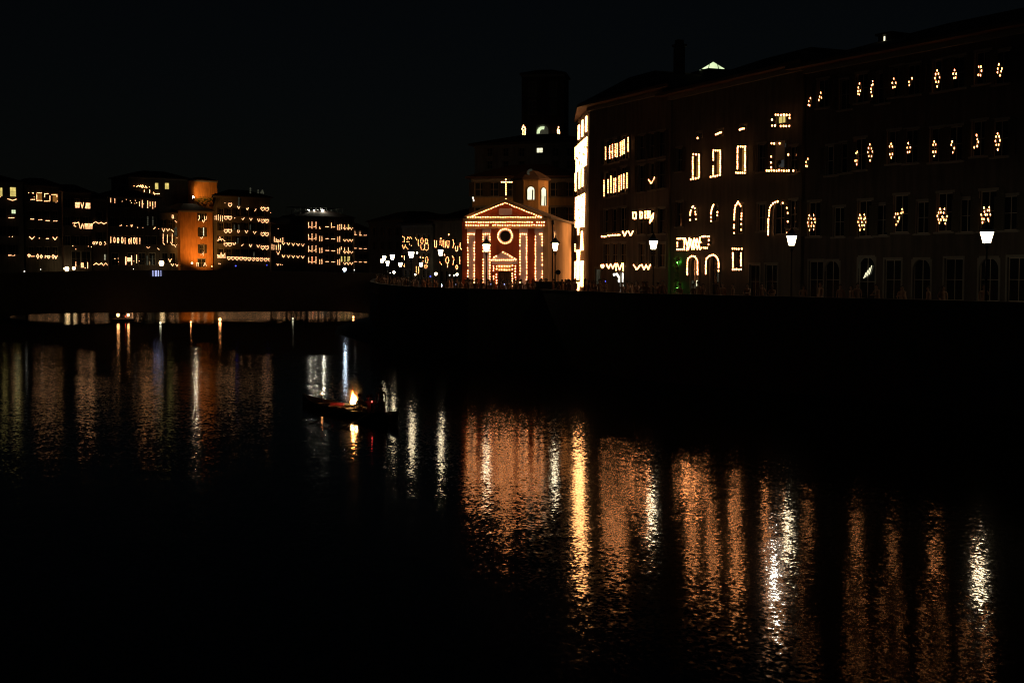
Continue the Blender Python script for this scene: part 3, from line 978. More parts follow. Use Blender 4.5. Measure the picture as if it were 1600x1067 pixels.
T1 = ['P1', 'P2', 'A', 'S', 'B', 'C', 'full', 'B', 'O', 'Y']
T2 = ['P1', 'H', 'full', 'G', 'B', 'G', 'K', 'J', 'full']
T3 = ['HEX', 'HEX', 'TICK', 'HEX2', 'HEX3']
for R, T, hw, wd in ((R1, T1, 2.0, 1.15), (R2, T2, 2.2, 1.15), (R3, T3, 2.5, 1.3)):
    for (px, py), t in zip(R, T):
        u, z = P3.uz(px, py)
        P3.window(u, z + .25, wd, hw, local=True, shutter='shutter')
        P3.deco(('T', [(px + dx, py + dy) for dx, dy in PATS[t]]), r=.062, off=.2, ring=True)
for px, py in [(1301, 152), (1321, 148), (1380, 137.5), (1448, 128), (1517, 117), (1590, 106), (1300, 251), (1322, 247), (1380, 240), (1444, 234), (1511, 228), (1588, 219), (1311, 347), (1378, 344), (1442, 340), (1510, 337), (1578, 333)]:
    P3.window(px, py, 1.1, 2.1, shutter='shutter')
for px in (1275, 1300, 1395, 1440, 1490, 1545, 1590):
    P3.window(px, 437, 1.5, 2.7, sill=False, arch=px in (1300, 1440, 1545), name='doorway', pane='pane')
P3.window(1354, 440, 1.6, 3.4, sill=False, arch=True, name='doorway', pane='pane')
u, z = P3.uz(1354, 427)
q = MB()
for i in range(4):
    x = -.32 + i * .17
    q.bar((x, 0, -.35 + .09 * i), (x + .22, 0, .05 + .16 * i), .035, sides=4)
q.build('fanlight_glints', M['pale'], P3.root, (u, .06, z))  # glowing bars put in as the slanting reflection in the arch glass
P3.finish()
c = P3.inv @ at(1382, 63, 91.0)
dq = MB(); dq.box(-.6, .6, 0, 2.0, -1.6, .35); dq.box(-.75, .75, -.15, 2.1, .352, .5)
dz = dq.build('dormer', M['brick'], P3.root, c)
dq = MB(); dq.box(-.07, .07, -.02, .0, -.3, .26)
dq.build('lit_slit', M['pale'], dz)

# green-lit creeper between the two palaces
cp = at(1058, 430, 109.5)
t = thing('climbing_plant', 'slender leafy creeper glowing green in the gap beside the arched doorways', 'plant', (cp.x, cp.y, ROAD))
lv, st = MB(), MB()
prev = (0, 0, 0)
for i in range(14):
    nx = (.12 * math.sin(i * 1.1), .1 * math.cos(i * .9), (i + 1) * .27)
    st.bar(prev, nx, .03, sides=5); prev = nx
for i in range(620):
    z = random.uniform(.2, 3.9)
    k = .5 if (z < 1.7 or z > 2.9) else .25
    c = Vector((random.gauss(0, k * .45), random.gauss(0, k * .4), z))
    a, e = random.uniform(0, 6.28), random.uniform(-.8, .8)
    d = Vector((math.cos(a) * math.cos(e), math.sin(a) * math.cos(e), math.sin(e))); s = d.cross(Vector((0, 0, 1))).normalized()
    l_ = random.uniform(.07, .13)
    lv.face([c - d * l_, c + s * l_ * .45, c + d * l_, c - s * l_ * .45])
st.build('stem', M['wood'], t)
o = lv.build('leaves', M['leaf'], t); o['kind'] = 'stuff'
for z in (1.1, 3.3):
    q = MB(); q.bulb((0, 0, 0), .05)
    q.build('green_lamp', M['green_bulb'], t, (0.05, .3, z))

# ------------------------------------------------------------------ the church
CH = Building('church', 'small red church front with candle strings on its pilasters, pediment, round window and cross', (722, 119.5), (855, 118.0),
              at(800, 341, 118.6).z, 'church_red', depth=15.5, cat='church', roof=False)
CH.cut = -.1
KC = dict(r=.054, sp=4.35, batten=False, off=.16)
Lc = CH.L
ug, zg = CH.uz(789, 449)
# door opening
u0, z0 = CH.uz(778.5, 424.5); u1, _ = CH.uz(799.5, 424.5)
CH.open.append((u0, u1, 0.02, z0))
dl = MB(); dl.box(u0, (u0 + u1) / 2 - .01, .2, .26, .02, z0); dl.box((u0 + u1) / 2 + .01, u1, .2, .26, .02, z0)
for k in range(3):
    for s in (0, 1):
        a = u0 + (u1 - u0) * (.08 + .5 * s); c_ = u0 + (u1 - u0) * (.42 + .5 * s)
        dl.box(a, c_, .17, .199, .25 + k * z0 / 3, .25 + (k + .72) * z0 / 3)
dl.build('door', M['door'], CH.root)
CH.finish(cornice=False)
# side wall (ochre), gutter, drainpipe and small side window
ze = CH.H
q = MB(); q.box(Lc - .25, Lc + .02, .35, 15.48, .02, ze - .05)
q.build('side_wall', M['church_ochre'], CH.root)
q = MB(); q.box(Lc - .35, Lc + .10, -.08, .34, .02, ze - .02)
q.build('corner_pier', M['church_ochre'], CH.root)
q = MB(); q.box(Lc + .02, Lc + .32, .2, 15.6, ze - .06, ze + .12)
q.build('gutter', M['trim'], CH.root)
sy, sz = CH.side_uz(861.8, 390, Lc, math.pi / 2)
q = MB()
q.bar((Lc + .1, sy, .1), (Lc + .1, sy, ze - .1), .055, sides=8); q.box(Lc + .03, Lc + .25, sy - .16, sy + .16, ze - .55, ze - .1)
q.build('drainpipe', M['iron'], CH.root)
sy, sz = CH.side_uz(865.5, 369, Lc, math.pi / 2)
q = MB()
q.box(Lc + .02, Lc + .1, sy - .95, sy + .95, sz - .5, sz + .55)
sw = q.build('side_window', M['marble'], CH.root)
q = MB(); q.box(Lc + .1, Lc + .115, sy - .55, sy + .55, sz - .38, sz + .38); q.build('pane', M['pane'], sw)
# pilasters
for i, (x0, x1) in enumerate([(731, 742.5), (755, 766.5), (812.5, 824), (836.5, 848.3)]):
    p = CH.box('pilaster', x0, 364.5, x1, 462, .10, -.003, 'marble')
    cpm = CH.box('capital', x0 - .8, 357.2, x1 + .8, 364.4, .15, -.003, 'marble', mb=MB())
    cpm.build('capital', M['marble'], p)
    skip = {0: (742, 371), 3: (838, 365)}.get(i)
    xs = [x0 + 1 + (x1 - x0 - 2) * k / 3 for k in range(4)]
    if i == 3:
        xs = xs[2:]
    pts = [(x, 366) for x in xs]
    rows = [370.3 + 4.42 * k for k in range(17)]
    for side, x in ((0, x0 + .6), (1, x1 - .6)):
        for k, y in enumerate(rows):
            if (i, side, k) in ((0, 1, 0), (0, 1, 1), (0, 0, 3), (0, 0, 11), (0, 1, 9), (1, 0, 6), (1, 0, 7), (2, 0, 14), (2, 0, 15), (3, 1, 4), (3, 1, 5), (3, 1, 9), (3, 1, 11), (2, 0, 4)):
                continue
            pts.append((x, y + random.uniform(-.4, .4)))
    CH.deco(('T', pts), **KC, name='candle_string')
# entablature
e = CH.box('frieze', 728, 346, 853, 357, .14, -.003, 'church_red')
e = CH.box('architrave', 727.5, 354.3, 853.5, 357.4, .20, -.15, 'church_ochre')
e = CH.box('cornice', 725, 341.6, 856.5, 345.8, .42, -.003, 'church_ochre')
CH.deco(('T', [(729.8 + (851 - 729.8) * k / 32, 347.6 + random.uniform(-.3, .3)) for k in range(33) if k not in (28,)]), r=.054, off=.2, batten=False, name='candle_string')
CH.deco(('T', [(729.5 + (850.5 - 729.5) * k / 32, 352.2 + random.uniform(-.3, .3)) for k in range(33) if k not in (10,)]), r=.054, off=.26, batten=False, name='candle_string')
CH.deco(('T', [(733 + (846 - 733) * k / 29, 339.8) for k in range(30)]), r=.054, off=.46, batten=False, name='candle_string')
# pediment: tympanum, two raking cornices, plaque
ul, zl = CH.uz(727, 338.5); ur, zr = CH.uz(854.5, 338.5); ua, za = CH.uz(790, 310.8)
base = ze
q = MB()
q.poly([(ul + .3, 0, base), (ur - .3, 0, base), (ua, 0, za - .25), (ul + .3, .5, base), (ur - .3, .5, base), (ua, .5, za - .25)], [(0, 1, 2), (5, 4, 3), (0, 2, 5, 3), (1, 4, 5, 2)])
q.build('tympanum', M['church_red'], CH.root)
for (ub, zb) in ((ul - .1, zl - .02), (ur + .1, zr - .02)):
    q = MB()
    th = .34
    a, c_ = (ub, zb), (ua, za)
    v = []
    for y in (-.42, .5):
        v += [(a[0], y, a[1]), (c_[0], y, c_[1]), (c_[0], y, c_[1] - th), (a[0] + (.5 if ub < ua else -.5), y, a[1] - .02)]
    q.poly(v, [(0, 1, 2, 3), (4, 7, 6, 5), (0, 4, 5, 1), (1, 5, 6, 2), (2, 6, 7, 3), (3, 7, 4, 0)])
    o = q.build('raking_cornice', M['church_ochre'], CH.root); fixnormals(o.data)
CH.deco(('T', [(739 + (790 - 739) * k / 14, 338 + (317.3 - 338) * k / 14) for k in range(15)]), r=.054, off=.2, batten=False, name='candle_string')
CH.deco(('T', [(793.2 + (846 - 793.2) * k / 14, 318.5 + (340 - 318.5) * k / 14) for k in range(15)]), r=.054, off=.2, batten=False, name='candle_string')
up, zp = CH.uz(790, 331)
q = MB()
pw, ph = .62, .3
ring = []
for sx, szz, a0 in ((1, 1, 0), (-1, 1, 90), (-1, -1, 180), (1, -1, 270)):
    for k in range(4):
        t_ = math.radians(a0 + 30 * k)
        ring.append((sx * (pw - .15) + .15 * math.cos(t_), szz * (ph - .15) + .15 * math.sin(t_)))
nr = len(ring)
q.poly([(x, -.06, z) for x, z in ring] + [(x, .0, z) for x, z in ring], [tuple(range(nr))[::-1]] + [(i, (i + 1) % nr, nr + (i + 1) % nr, nr + i) for i in range(nr)])
q.build('plaque', M['marble'], CH.root, (up, 0, zp))
# round window
uo, zo = CH.uz(790, 369.2)
q = MB()
N = 28
for i in range(N):
    a0, a1 = 2 * math.pi * i / N, 2 * math.pi * (i + 1) / N
    for (r0, y0), (r1, y1) in (((.5, -.01), (.5, -.16)), ((.5, -.16), (.74, -.16)), ((.74, -.16), (.78, -.01))):
        q.face([(r0 * math.cos(a0), y0, r0 * math.sin(a0)), (r0 * math.cos(a1), y0, r0 * math.sin(a1)), (r1 * math.cos(a1), y1, r1 * math.sin(a1)), (r1 * math.cos(a0), y1, r1 * math.sin(a0))])
rw = q.build('round_window', M['marble'], CH.root, (uo, 0, zo))
q = MB(); q.poly([(.5 * math.cos(2 * math.pi * i / N), -.02, .5 * math.sin(2 * math.pi * i / N)) for i in range(N)], [tuple(range(N))])
q.build('pane', M['pane'], rw)
CH.deco(('T', [(790 + 11.3 * math.cos(2 * math.pi * k / 23), 369 + 11.2 * math.sin(2 * math.pi * k / 23)) for k in range(23)]), r=.054, off=.2, batten=False, name='candle_string')
# portal
for x0, x1 in ((770.5, 777.6), (800.4, 807.4)):
    CH.box('portal_jamb', x0, 410.6, x1, 462, .16, -.003, 'church_red')
CH.box('portal_lintel', 769.5, 406.8, 808.5, 413.0, .24, -.003, 'marble')
CH.box('portal_frieze', 777.8, 413.2, 800.2, 424.0, .12, -.003, 'church_ochre')
q = MB()
(ua1, zz1), (ub1, _), (uc1, zz2) = CH.uz(767, 405.8), CH.uz(810, 405.8), CH.uz(787.6, 392.5)
q.poly([(ua1, -.3, zz1), (ub1, -.3, zz1), (uc1, -.3, zz2), (ua1, 0, zz1), (ub1, 0, zz1), (uc1, 0, zz2)], [(0, 1, 2), (5, 4, 3), (0, 2, 5, 3), (1, 4, 5, 2), (0, 3, 4, 1)])
q.build('portal_pediment', M['marble'], CH.root)
CH.deco(('T', [(769 + 3.15 * k, 406.5) for k in range(13)]), r=.054, off=.34, batten=False, name='candle_string')
CH.deco(('T', [(773, 402), (776.5, 400), (786.8, 394), (790.5, 396.2), (794, 397.8), (797.5, 400), (801, 402), (805, 404.3)]), r=.054, off=.34, batten=False, name='candle_string')
CH.deco(('T', [(785 + 3.9 * k, 415.8) for k in range(4)] + [(781, 415.8)]), r=.054, off=.2, batten=False, name='candle_string')
CH.deco(('T', [(781 + 3.9 * k, 421.6) for k in range(5)]), r=.054, off=.2, batten=False, name='candle_string')
for x, ys in ((771.8, [415.5, 419.5, 423, 432, 436]), (776.6, [416, 420.5, 429, 433, 438, 442]), (801.3, [415, 421, 427.5, 431.5, 435.5, 439, 442, 446.5]), (806, [415.5, 420, 424.5, 429, 433.5, 437.5, 442])):
    CH.deco(('T', [(x, y) for y in ys]), r=.054, off=.22, batten=False, name='candle_string')
# roof and cross
q = MB()
q.poly([(-.35, .5, ze - .05), (ua, .5, za - .08), (Lc + .35, .5, ze - .05), (-.35, 15.8, ze - .05), (ua, 15.8, za - .08), (Lc + .35, 15.8, ze - .05)], [(0, 3, 4, 1), (1, 4, 5, 2), (0, 1, 2), (5, 4, 3)])
q.build('roof', M['roof'], CH.root)
_, zt = CH.uz(790.6, 279)
q = MB()
q.bar((ua, 0.1, za - .1), (ua, .1, zt), .04, sides=6)
_, zh = CH.uz(790, 284.5)
q.bar((ua - .55, .1, zh), (ua + .52, .1, zh), .04, sides=6)
cr = q.build('cross', M['iron'], CH.root)
q = MB()
for y in (280.8, 284.6, 288.2, 291.6, 294.8, 298, 301.2, 304, 311.2):
    u, z = CH.uz(790.4, y); q.bulb((u, 0.0, z), .055)
for x in (783.6, 786.2, 788.4, 793.6, 796.6, 799.6):
    u, z = CH.uz(x, 284.8); q.bulb((u, 0.0, z), .052)
stuff(q.build('candle_lights', M['candle'], cr))

# octagonal lantern tower behind the church roof
tc = at(829, HOR, 134.0)
t = thing('lantern_tower', 'low eight sided tower with two glowing arched windows rising behind the red church', 'tower', (tc.x, tc.y, ROAD))
zt = at(829, 283, 134).z - ROAD
R = 1.98
q = MB(); q.lathe([(R, 0), (R, zt)], 8); q.build('wall', M['ochre'], t, )
q = MB(); q.lathe([(R + .3, zt + .01), (R + .3, zt + .16), (R * .45, zt + .95), (.1, zt + 1.15)], 8); q.build('roof', M['roof'], t)
Rf = R * math.cos(math.pi / 8)
for ang, wd, px, y0, y1 in ((-90, .8, 827, 291, 312), (-45, .8, 851, 292, 321)):
    za_, zb_ = at(px, y1, 132).z - ROAD, at(px, y0, 132).z - ROAD
    a = math.radians(ang)
    d, s = Vector((math.cos(a), math.sin(a), 0)), Vector((-math.sin(a), math.cos(a), 0))
    hw = wd / 2
    arc = [(-hw, 0), (hw, 0)] + [(hw * math.cos(math.pi * k / 8), (zb_ - za_ - hw) + hw * math.sin(math.pi * k / 8)) for k in range(9)]
    f = MB(); f.face([d * (Rf + .02) + s * x + Vector((0, 0, za_ + z)) for x, z in arc])
    pn = f.build('window', M['pale'], t)
    f = MB()
    ring = arc[2:] + [arc[0]]
    pr = arc[1]
    for p in arc[2:] + [arc[0]]:
        f.bar(d * (Rf + .05) + s * pr[0] + Vector((0, 0, za_ + pr[1])), d * (Rf + .05) + s * p[0] + Vector((0, 0, za_ + p[1])), .05, sides=4); pr = p
    f.bar(d * (Rf + .05) + s * .14 + Vector((0, 0, za_)), d * (Rf + .05) + s * .2 + Vector((0, 0, za_ + 1.0)), .07, sides=4)
    f.build('window_frame', M['iron'], pn)
f = MB()
for k in range(6):
    a0, a1 = math.radians(60 + 40 * k), math.radians(60 + 40 * (k + 1))
    f.bar((.3 * math.cos(a0), 0, .3 * math.sin(a0)), (.3 * math.cos(a1), 0, .3 * math.sin(a1)), .12, sides=5)
f.build('lit_ornament', M['dim_win'], t, (0, -Rf * .75, zt + .75))

# ochre house behind the church
OB = Building('ochre_house', 'dim ochre house with dark shuttered windows directly behind the red church', (738, 152), (905, 150), at(800, 279, 151).z, 'ochre', depth=10, roof_h=1.6)
for px in (750, 771, 800, 868, 888):
    OB.window(px, 296, 1.3, 1.7, shutter='shutter'); OB.window(px, 335, 1.3, 1.7, shutter='shutter')
OB.deco(('T', [(739.8, 309.5), (741, 313.5)]), r=.12, mat='white', off=.1)
OB.finish()
# bigger house further back and the square bell tower
HB_ = Building('high_house', 'broad dark house with one lit double window below the bell tower', (742, 182), (912, 176), at(820, 226, 180).z, 'grey', depth=14, roof_h=1.5)
HB_.window(843, 235, 1.0, .75, pane='pale', sill=False, grid=(2, 1))
for px in (765, 790, 815, 868, 890):
    HB_.window(px, 238, .9, 1.2)
    HB_.window(px, 258, .9, 1.2)
HB_.finish()
BT = Building('bell_tower', 'tall square bell tower, almost black, with a green lit arch at its foot', (815, 206), (881, 205), at(848, 116, 205).z, 'brick', depth=6.6, roof_h=.8, over=.3)
BT.window(848, 205, 1.9, 1.9, arch=True, pane='dim_win', sill=False)
u, z = BT.uz(848, 202)
q = MB()
for k in range(7):
    a0, a1 = math.radians(70 + 18 * k), math.radians(70 + 18 * (k + 1))
    q.bar((.72 * math.cos(a0), 0, .72 * math.sin(a0) - .2), (.72 * math.cos(a1), 0, .72 * math.sin(a1) - .2), .26, sides=5)
q.build('lit_arch', M['pale_green'], BT.root, (u, .0, z - .3))
for px in (832, 864):
    BT.window(px, 140, 1.1, 2.2, arch=True)
    BT.window(px, 168, 1.1, 2.2, arch=True)
BT.deco(('A', 819, 199, 5, 6), ('B', 817.6, 204, 210), ('B', 821, 204, 211), sp=2.6, r=.12, mat='candle_white', batten=False)
BT.deco(('B', 872, 203, 210), ('B', 874.4, 204, 211), ('T', [(873, 199.5)]), sp=2.4, r=.12, mat='candle_white', batten=False)
BT.finish()

# ------------------------------------------------------------------ houses between the church and the bridge
MA = Building('cream_house', 'narrow cream house with loops and hearts of candles behind the street lamps', (629, 197), (677, 192), at(650, 352, 195).z, 'cream', depth=12, roof_h=1.5)
MN = Building('quay_house', 'tall grey house with candle loops squeezed against the left side of the church', (680, 176), (735, 172), at(700, 345, 174).z, 'grey', depth=12, roof_h=1.5)
for px in (634, 642, 654, 662, 669):
    MA.window(px, 374, .75, 1.5); MA.window(px, 403, .75, 1.5); MA.window(px, 430, .75, 1.7)
for px in (683, 690, 698, 710, 716):
    MN.window(px, 380, .65, 1.4, pane='orange_win' if px == 716 else 'pane'); MN.window(px, 406, .65, 1.4); MN.window(px, 432, .65, 1.6)
KM = dict(sp=2.0, r=.056, batten=False)
MA.deco(('P', [(630.5, 370), (633.5, 371), (633.5, 378), (631, 378)]), **KM)
MA.deco(('P', [(637.5, 374), (639, 370.5), (641.5, 373)]), ('P', [(642.5, 370), (645, 373)]), ('P', [(637.5, 378), (640.5, 378)]), **KM)
MA.deco(('V', 632.5, 386, 5, 5), ('P', [(636, 386), (639, 389.5)]), ('T', [(641.5, 382), (644.5, 384)]), **KM)
MA.deco(('P', [(651, 372), (652.5, 375)]), ('P', [(655, 375), (655, 380.5), (656, 384)]), **KM)
MA.deco(('O', 661, 376.5, 4, 8.5), **KM)
MA.deco(('O', 668, 377, 4, 8), ('L', 666, 670, 380.5), **KM)
MA.deco(('U', 662, 387, 5.5, 7.5), ('U', 668, 387, 5.5, 8.5), **KM)
MA.deco(('T', [(630, 401), (659, 402), (663, 403), (663, 409)]), ('B', 633.8, 401, 405.5), sp=2, r=.1, batten=False)
MA.deco(('O', 668.3, 406.5, 4, 10), **KM)
MA.deco(('H', 667, 416.5, 5), **KM)
MA.deco(('P', [(630, 414), (632, 416)]), ('B', 633.8, 413, 416.5), **KM)
MA.deco(('B', 652, 417, 421), ('B', 655.5, 417, 421), ('U', 654, 424, 4, 6), **KM)
MA.window(637.6, 405, .4, 1.2, pane='yellow', sill=False)
for cx_, w_ in ((682.3, 3.2), (690.7, 3.2), (701.5, 3.2)):
    MN.deco(('U', cx_, 381.5, w_, 10), **KM)
MN.deco(('B', 695, 376, 386), ('B', 697.6, 378, 386), **KM)
MN.deco(('P', [(709.5, 375.5), (711, 381), (709, 387.5)]), **KM)
MN.deco(('U', 715, 389, 3.5, 7), **KM)
MN.deco(('T', [(703.3, 366.7), (690.8, 373), (696.5, 398)]), r=.1, batten=False)
MN.deco(('P', [(720.5, 380), (720.5, 387), (722.5, 389.5)]), **KM)
MN.deco(('P', [(689, 410), (690, 413.5), (691.5, 413)]), **KM)
MN.deco(('O', 700.5, 406.5, 5, 10), ('B', 701, 411, 417), **KM)
MN.deco(('P', [(708.5, 401), (711, 404), (709.5, 413)]), **KM)
MN.deco(('O', 715.4, 417.5, 3.2, 6), **KM)
MN.deco(('B', 720, 402, 412), **KM)
MA.finish(); MN.finish()
DK = Building('grey_house', 'plain unlit grey house at the right end of the bridge', (577, 320), (632, 300), at(600, 345, 310).z, 'grey', depth=14, roof_h=2)
for px in (585, 597, 609, 621):
    for py in (362, 384):
        DK.window(px, py, 1.2, 2.0, shutter='shutter')
DK.finish()
# ------------------------------------------------------------------ the far row beyond the bridge
def farY(px, off=0.0):
    r = ray(px, HOR)
    n2 = Vector((-fd.y, fd.x, 0))
    A = FA + n2 * off
    t = (A - Vector((0, 0, EYE))).dot(n2) / r.dot(n2)
    return r.y * t


def far(name, label, px0, px1, ytop, mat, off=0.0, **k):
    y0, y1 = farY(px0, off), farY(px1, off)
    zt = at((px0 + px1) / 2, ytop, (y0 + y1) / 2).z
    k.setdefault('depth', 14); k.setdefault('roof_h', 2.2)
    return Building(name, label, (px0, y0), (px1, y1), zt, mat, far=True, **k)


KF = dict(sp=1.25, r=.108, mat='candle_far')


def F(B, *specs, **k):
    kk = dict(KF); kk.update(k)
    for s in specs:
        B.deco(s, **kk)


def wins(B, xs, ys, w_=1.5, h=2.6, **k):
    for y in ys:
        for x in xs:
            B.window(x, y, w_, h, **k)


T = far('plain_house', 'pale grey house at the left edge with two orange windows and a green one', -60, 38, 284, 'grey')
T.window(0.5, 300, 1.3, 2.4, pane='yellow'); T.window(20.5, 300, 1.7, 2.6, pane='yellow'); T.window(21.5, 331, 1.2, 1.1, pane='pale_green', sill=False)
wins(T, (-40, -20, 0, 20), (333, 361, 390), shutter='shutter')
F(T, ('P', [(12, 311), (19, 313.5), (25, 311.5)]), ('L', 13.5, 21.5, 340.5), ('T', [(14, 370), (19, 370)]), ('L', 13, 17, 399), ('T', [(20, 400), (22.5, 399)]), ('T', [(0, 308)]))
T.finish()
T = far('square_house', 'dark house whose top floor windows are ringed with squares of candles', 41, 99, 291, 'tan', .8)
T.window(86.5, 309, 1.6, 2.4, pane='orange_win'); T.window(61.5, 308, 1.6, 2.4, pane='orange_win')
wins(T, (49, 61.5, 74, 86.5), (308, 337, 365, 393), shutter='shutter')
F(T, ('T', [(44.5, 301.5), (50, 302), (52, 302), (53, 308)]), ('L', 48, 53.5, 312), ('L', 57.5, 64.5, 301.5), ('B', 57, 304, 311), ('L', 57, 65, 313.5), ('L', 70, 75, 303), ('B', 69.3, 303, 308),
  ('L', 69, 77.5, 314.5), ('B', 77.5, 306, 313), ('L', 80.5, 87, 304.5), ('B', 88.5, 305, 307.5), ('T', [(87, 316.5), (89, 314.5)]),
  ('L', 47.5, 52, 342.5), ('L', 60, 65, 343.5), ('L', 71.5, 76.5, 345), ('L', 83.5, 88.5, 345.5), ('V', 49.5, 372, 7.5, 4), ('T', [(61, 372.3)]), ('L', 72, 75.5, 373), ('V', 85.5, 373, 6, 4),
  ('H', 45, 399.5, 4), ('L', 48, 53, 400.5), ('D', 58.5, 400.5, 4, 6), ('D', 64, 401, 4, 5), ('P', [(70, 403), (70.5, 399), (73, 401)]), ('H', 75.5, 401.5, 4.5), ('D', 82.5, 401, 4, 6), ('V', 87, 402, 4, 5))
T.finish()
T = far('letter_house', 'dark house with two dense candle panels of squares and chevrons on its front', 100.5, 144, 301, 'rose', -.5)
wins(T, (106, 120, 134), (318, 346, 376), shutter='shutter')
wins(T, (106, 119, 135), (404,), 2.6, 4.0, pane='pane', sill=False)
F(T, ('F', 117.5, 317, 123.5, 324), ('V', 128, 321, 4.5, 8.5), ('F', 134, 318, 140, 325.5), ('P', [(133, 325), (135, 318)]), ('P', [(113.5, 349), (117, 348), (115, 353), (118, 354)]), ('P', [(118, 349), (122.5, 347.5), (124.5, 356)]),
  ('A', 128.3, 353, 4.5, 8), ('F', 132.5, 350, 137.5, 357), ('F', 139, 350, 143.5, 357), ('T', [(113.3, 384.5), (118, 389.5), (137.5, 385), (142.3, 386)]), ('B', 118, 410, 416.5), ('F', 126.5, 411.5, 130, 417.5), ('B', 136.5, 410.5, 419), ('T', [(132.5, 419)]))
T.finish()
T = far('zigzag_house', 'low dark house with zigzag candle strips between two taller ones', 145.5, 169, 312, 'cream', .6)
wins(T, (149, 157, 165), (338, 370), shutter='shutter'); wins(T, (151, 163), (403,), 2.0, 3.6, sill=False)
F(T, ('P', [(145.8, 349), (149, 346.5), (154, 349.5), (158, 347.5), (162, 350.5), (165, 348), (168, 349.5)]), ('O', 146, 380, 3, 4), ('V', 150.5, 380, 2.5, 4), ('O', 156.5, 380.5, 3, 4.5), ('P', [(163, 378), (165, 381), (163, 383)]),
  ('W', 146, 158, 414, 411, 3), ('W', 158, 168, 411, 415, 3))
F(T, ('B', 163.5, 398, 406), mat='pale')
T.finish()
T = far('terrace_house', 'wide dark house with rows of upright candle bars on every floor', 170, 250, 309, 'brick', -.4)
wins(T, (176, 187, 198, 209, 220, 231, 241), (318, 347, 376), shutter='shutter'); wins(T, (180, 205, 222, 238), (405,), 2.0, 3.6, sill=False)
T.window(186.3, 314.5, .9, 2.4, pane='yellow')
F(T, ('B', 172.5, 309, 316), ('B', 179, 311, 317), ('T', [(190.5, 315), (197, 312), (203, 314), (205, 317), (211, 313.5), (213, 317), (210, 318)]), ('B', 217.5, 316, 322), ('B', 221.7, 313.5, 324), ('T', [(224, 319)]), ('B', 230.3, 314, 325), ('B', 234, 316, 322), ('B', 238.2, 316, 326), ('B', 242, 316, 323.5),
  ('P', [(187, 353), (189.5, 352)]), ('T', [(198, 353), (205.5, 354), (214.5, 355.5), (222.7, 356)]), ('V', 205, 353, 2, 2), ('P', [(239.5, 358), (242, 355.5)]), ('T', [(247.5, 357.5)]),
  ('B', 172.7, 371, 379), ('O', 178.3, 375, 2.4, 8), ('O', 184, 375.5, 2.4, 8), ('O', 190.5, 375.5, 2.6, 9), ('B', 195, 372, 380.5), ('O', 201.5, 377, 2.4, 8), ('B', 204.5, 372, 381), ('O', 209.5, 376, 2.8, 9), ('B', 213.3, 372, 381), ('B', 218, 372.5, 381),
  ('P', [(229, 386), (231, 388), (233.5, 386)]), ('P', [(246, 388), (248, 390)]), ('T', [(179, 404.5), (184, 404), (184.5, 409), (208.5, 408), (217, 408)]), ('B', 213, 399, 410.5), ('F', 199, 403.5, 203.5, 408))
F(T, ('B', 196, 402, 413), ('B', 205, 400, 413), mat='candle_far', r=.17)
F(T, ('B', 230, 339.5, 353), ('B', 238, 339.5, 351), ('B', 229.3, 401, 414), ('B', 237.5, 401, 414), mat='dim_win', r=.3, sp=1)
T.finish()
T = far('rooftop_terrace', 'set back rooftop floor with glowing arcs and two bright yellow windows', 203, 300, 279, 'tan', 16, z0=ROAD, depth=12)
T.window(245, 291, 1.2, 2.0, pane='yellow', sill=False, grid=(1, 1)); T.window(261, 291, 1.4, 2.0, pane='yellow', sill=False, grid=(2, 1))
F(T, ('T', [(209, 291)]), ('P', [(213, 292), (216, 290), (218, 292), (219.5, 289.5)]), ('O', 222, 291.5, 3.2, 3.4), ('A', 227.5, 292, 3, 3), ('T', [(233, 292.5)]), ('B', 225, 297.5, 300), ('B', 233.3, 297.5, 301), ('P', [(239.5, 301), (241, 304)]), ('L', 243, 247, 303), ('T', [(248.5, 303)]), mat='candle_white')
T.finish()
T = far('narrow_house', 'narrow dark house with chevron candles beside the orange floodlit house', 250.5, 281, 333, 'cream', .7)
T.window(275.3, 362, 1.2, 2.7, pane='dim_win', shutter='shutter')
wins(T, (256, 266), (350, 376), shutter='shutter'); wins(T, (258, 270), (404,), 1.8, 3.2, sill=False)
F(T, ('V', 255, 359.5, 4.5, 4.5), ('V', 262, 359.5, 4.5, 4), ('P', [(267, 359), (270.5, 362)]), ('P', [(254.5, 366), (254.3, 380), (256.5, 382)]), ('B', 261, 367, 379), ('B', 268.6, 366, 379), ('P', [(266, 379), (269, 383), (272, 383), (274, 386)]), ('T', [(275.5, 383), (278.5, 386), (277.5, 381)]),
  ('R', 268.5, 336.5, 270.5, 341), ('O', 279, 339.5, 2.6, 6), ('P', [(273, 345), (275.5, 347.5)]), ('V', 265, 407, 4.5, 4.5), ('V', 269, 414, 4, 3), ('V', 276, 414.5, 4, 3), ('B', 280, 408, 415), ('T', [(276, 372)]))
T.finish()
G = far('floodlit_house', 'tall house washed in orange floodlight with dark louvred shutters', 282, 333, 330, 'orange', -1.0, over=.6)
G.window(315.5, 339.5, 1.6, 2.3, shutter='shutter'); G.window(316, 363, 1.5, 2.7, shutter='shutter'); G.window(316, 389, 1.5, 2.6, shutter='shutter')
G.window(315, 411, 2.6, 2.6, sill=False, name='doorway')
F(G, ('P', [(310.5, 337), (311.5, 341), (309.5, 344)]), ('U', 320.5, 341, 3, 5), ('V', 317.5, 346.5, 3, 4), ('P', [(312.5, 371.5), (314.5, 373), (316, 370.5)]), ('T', [(313.5, 398), (316, 397)]), ('B', 317, 394.5, 400), ('P', [(307, 416), (307, 410.5), (309.5, 410.5), (309.5, 416)]), ('P', [(318, 415), (319.5, 410.5), (322, 415)]))
F(G, ('B', 317.5, 356.5, 368), mat='pale', r=.16)
F(G, ('B', 317.5, 383, 391), mat='orange_win', r=.2)
G.finish()
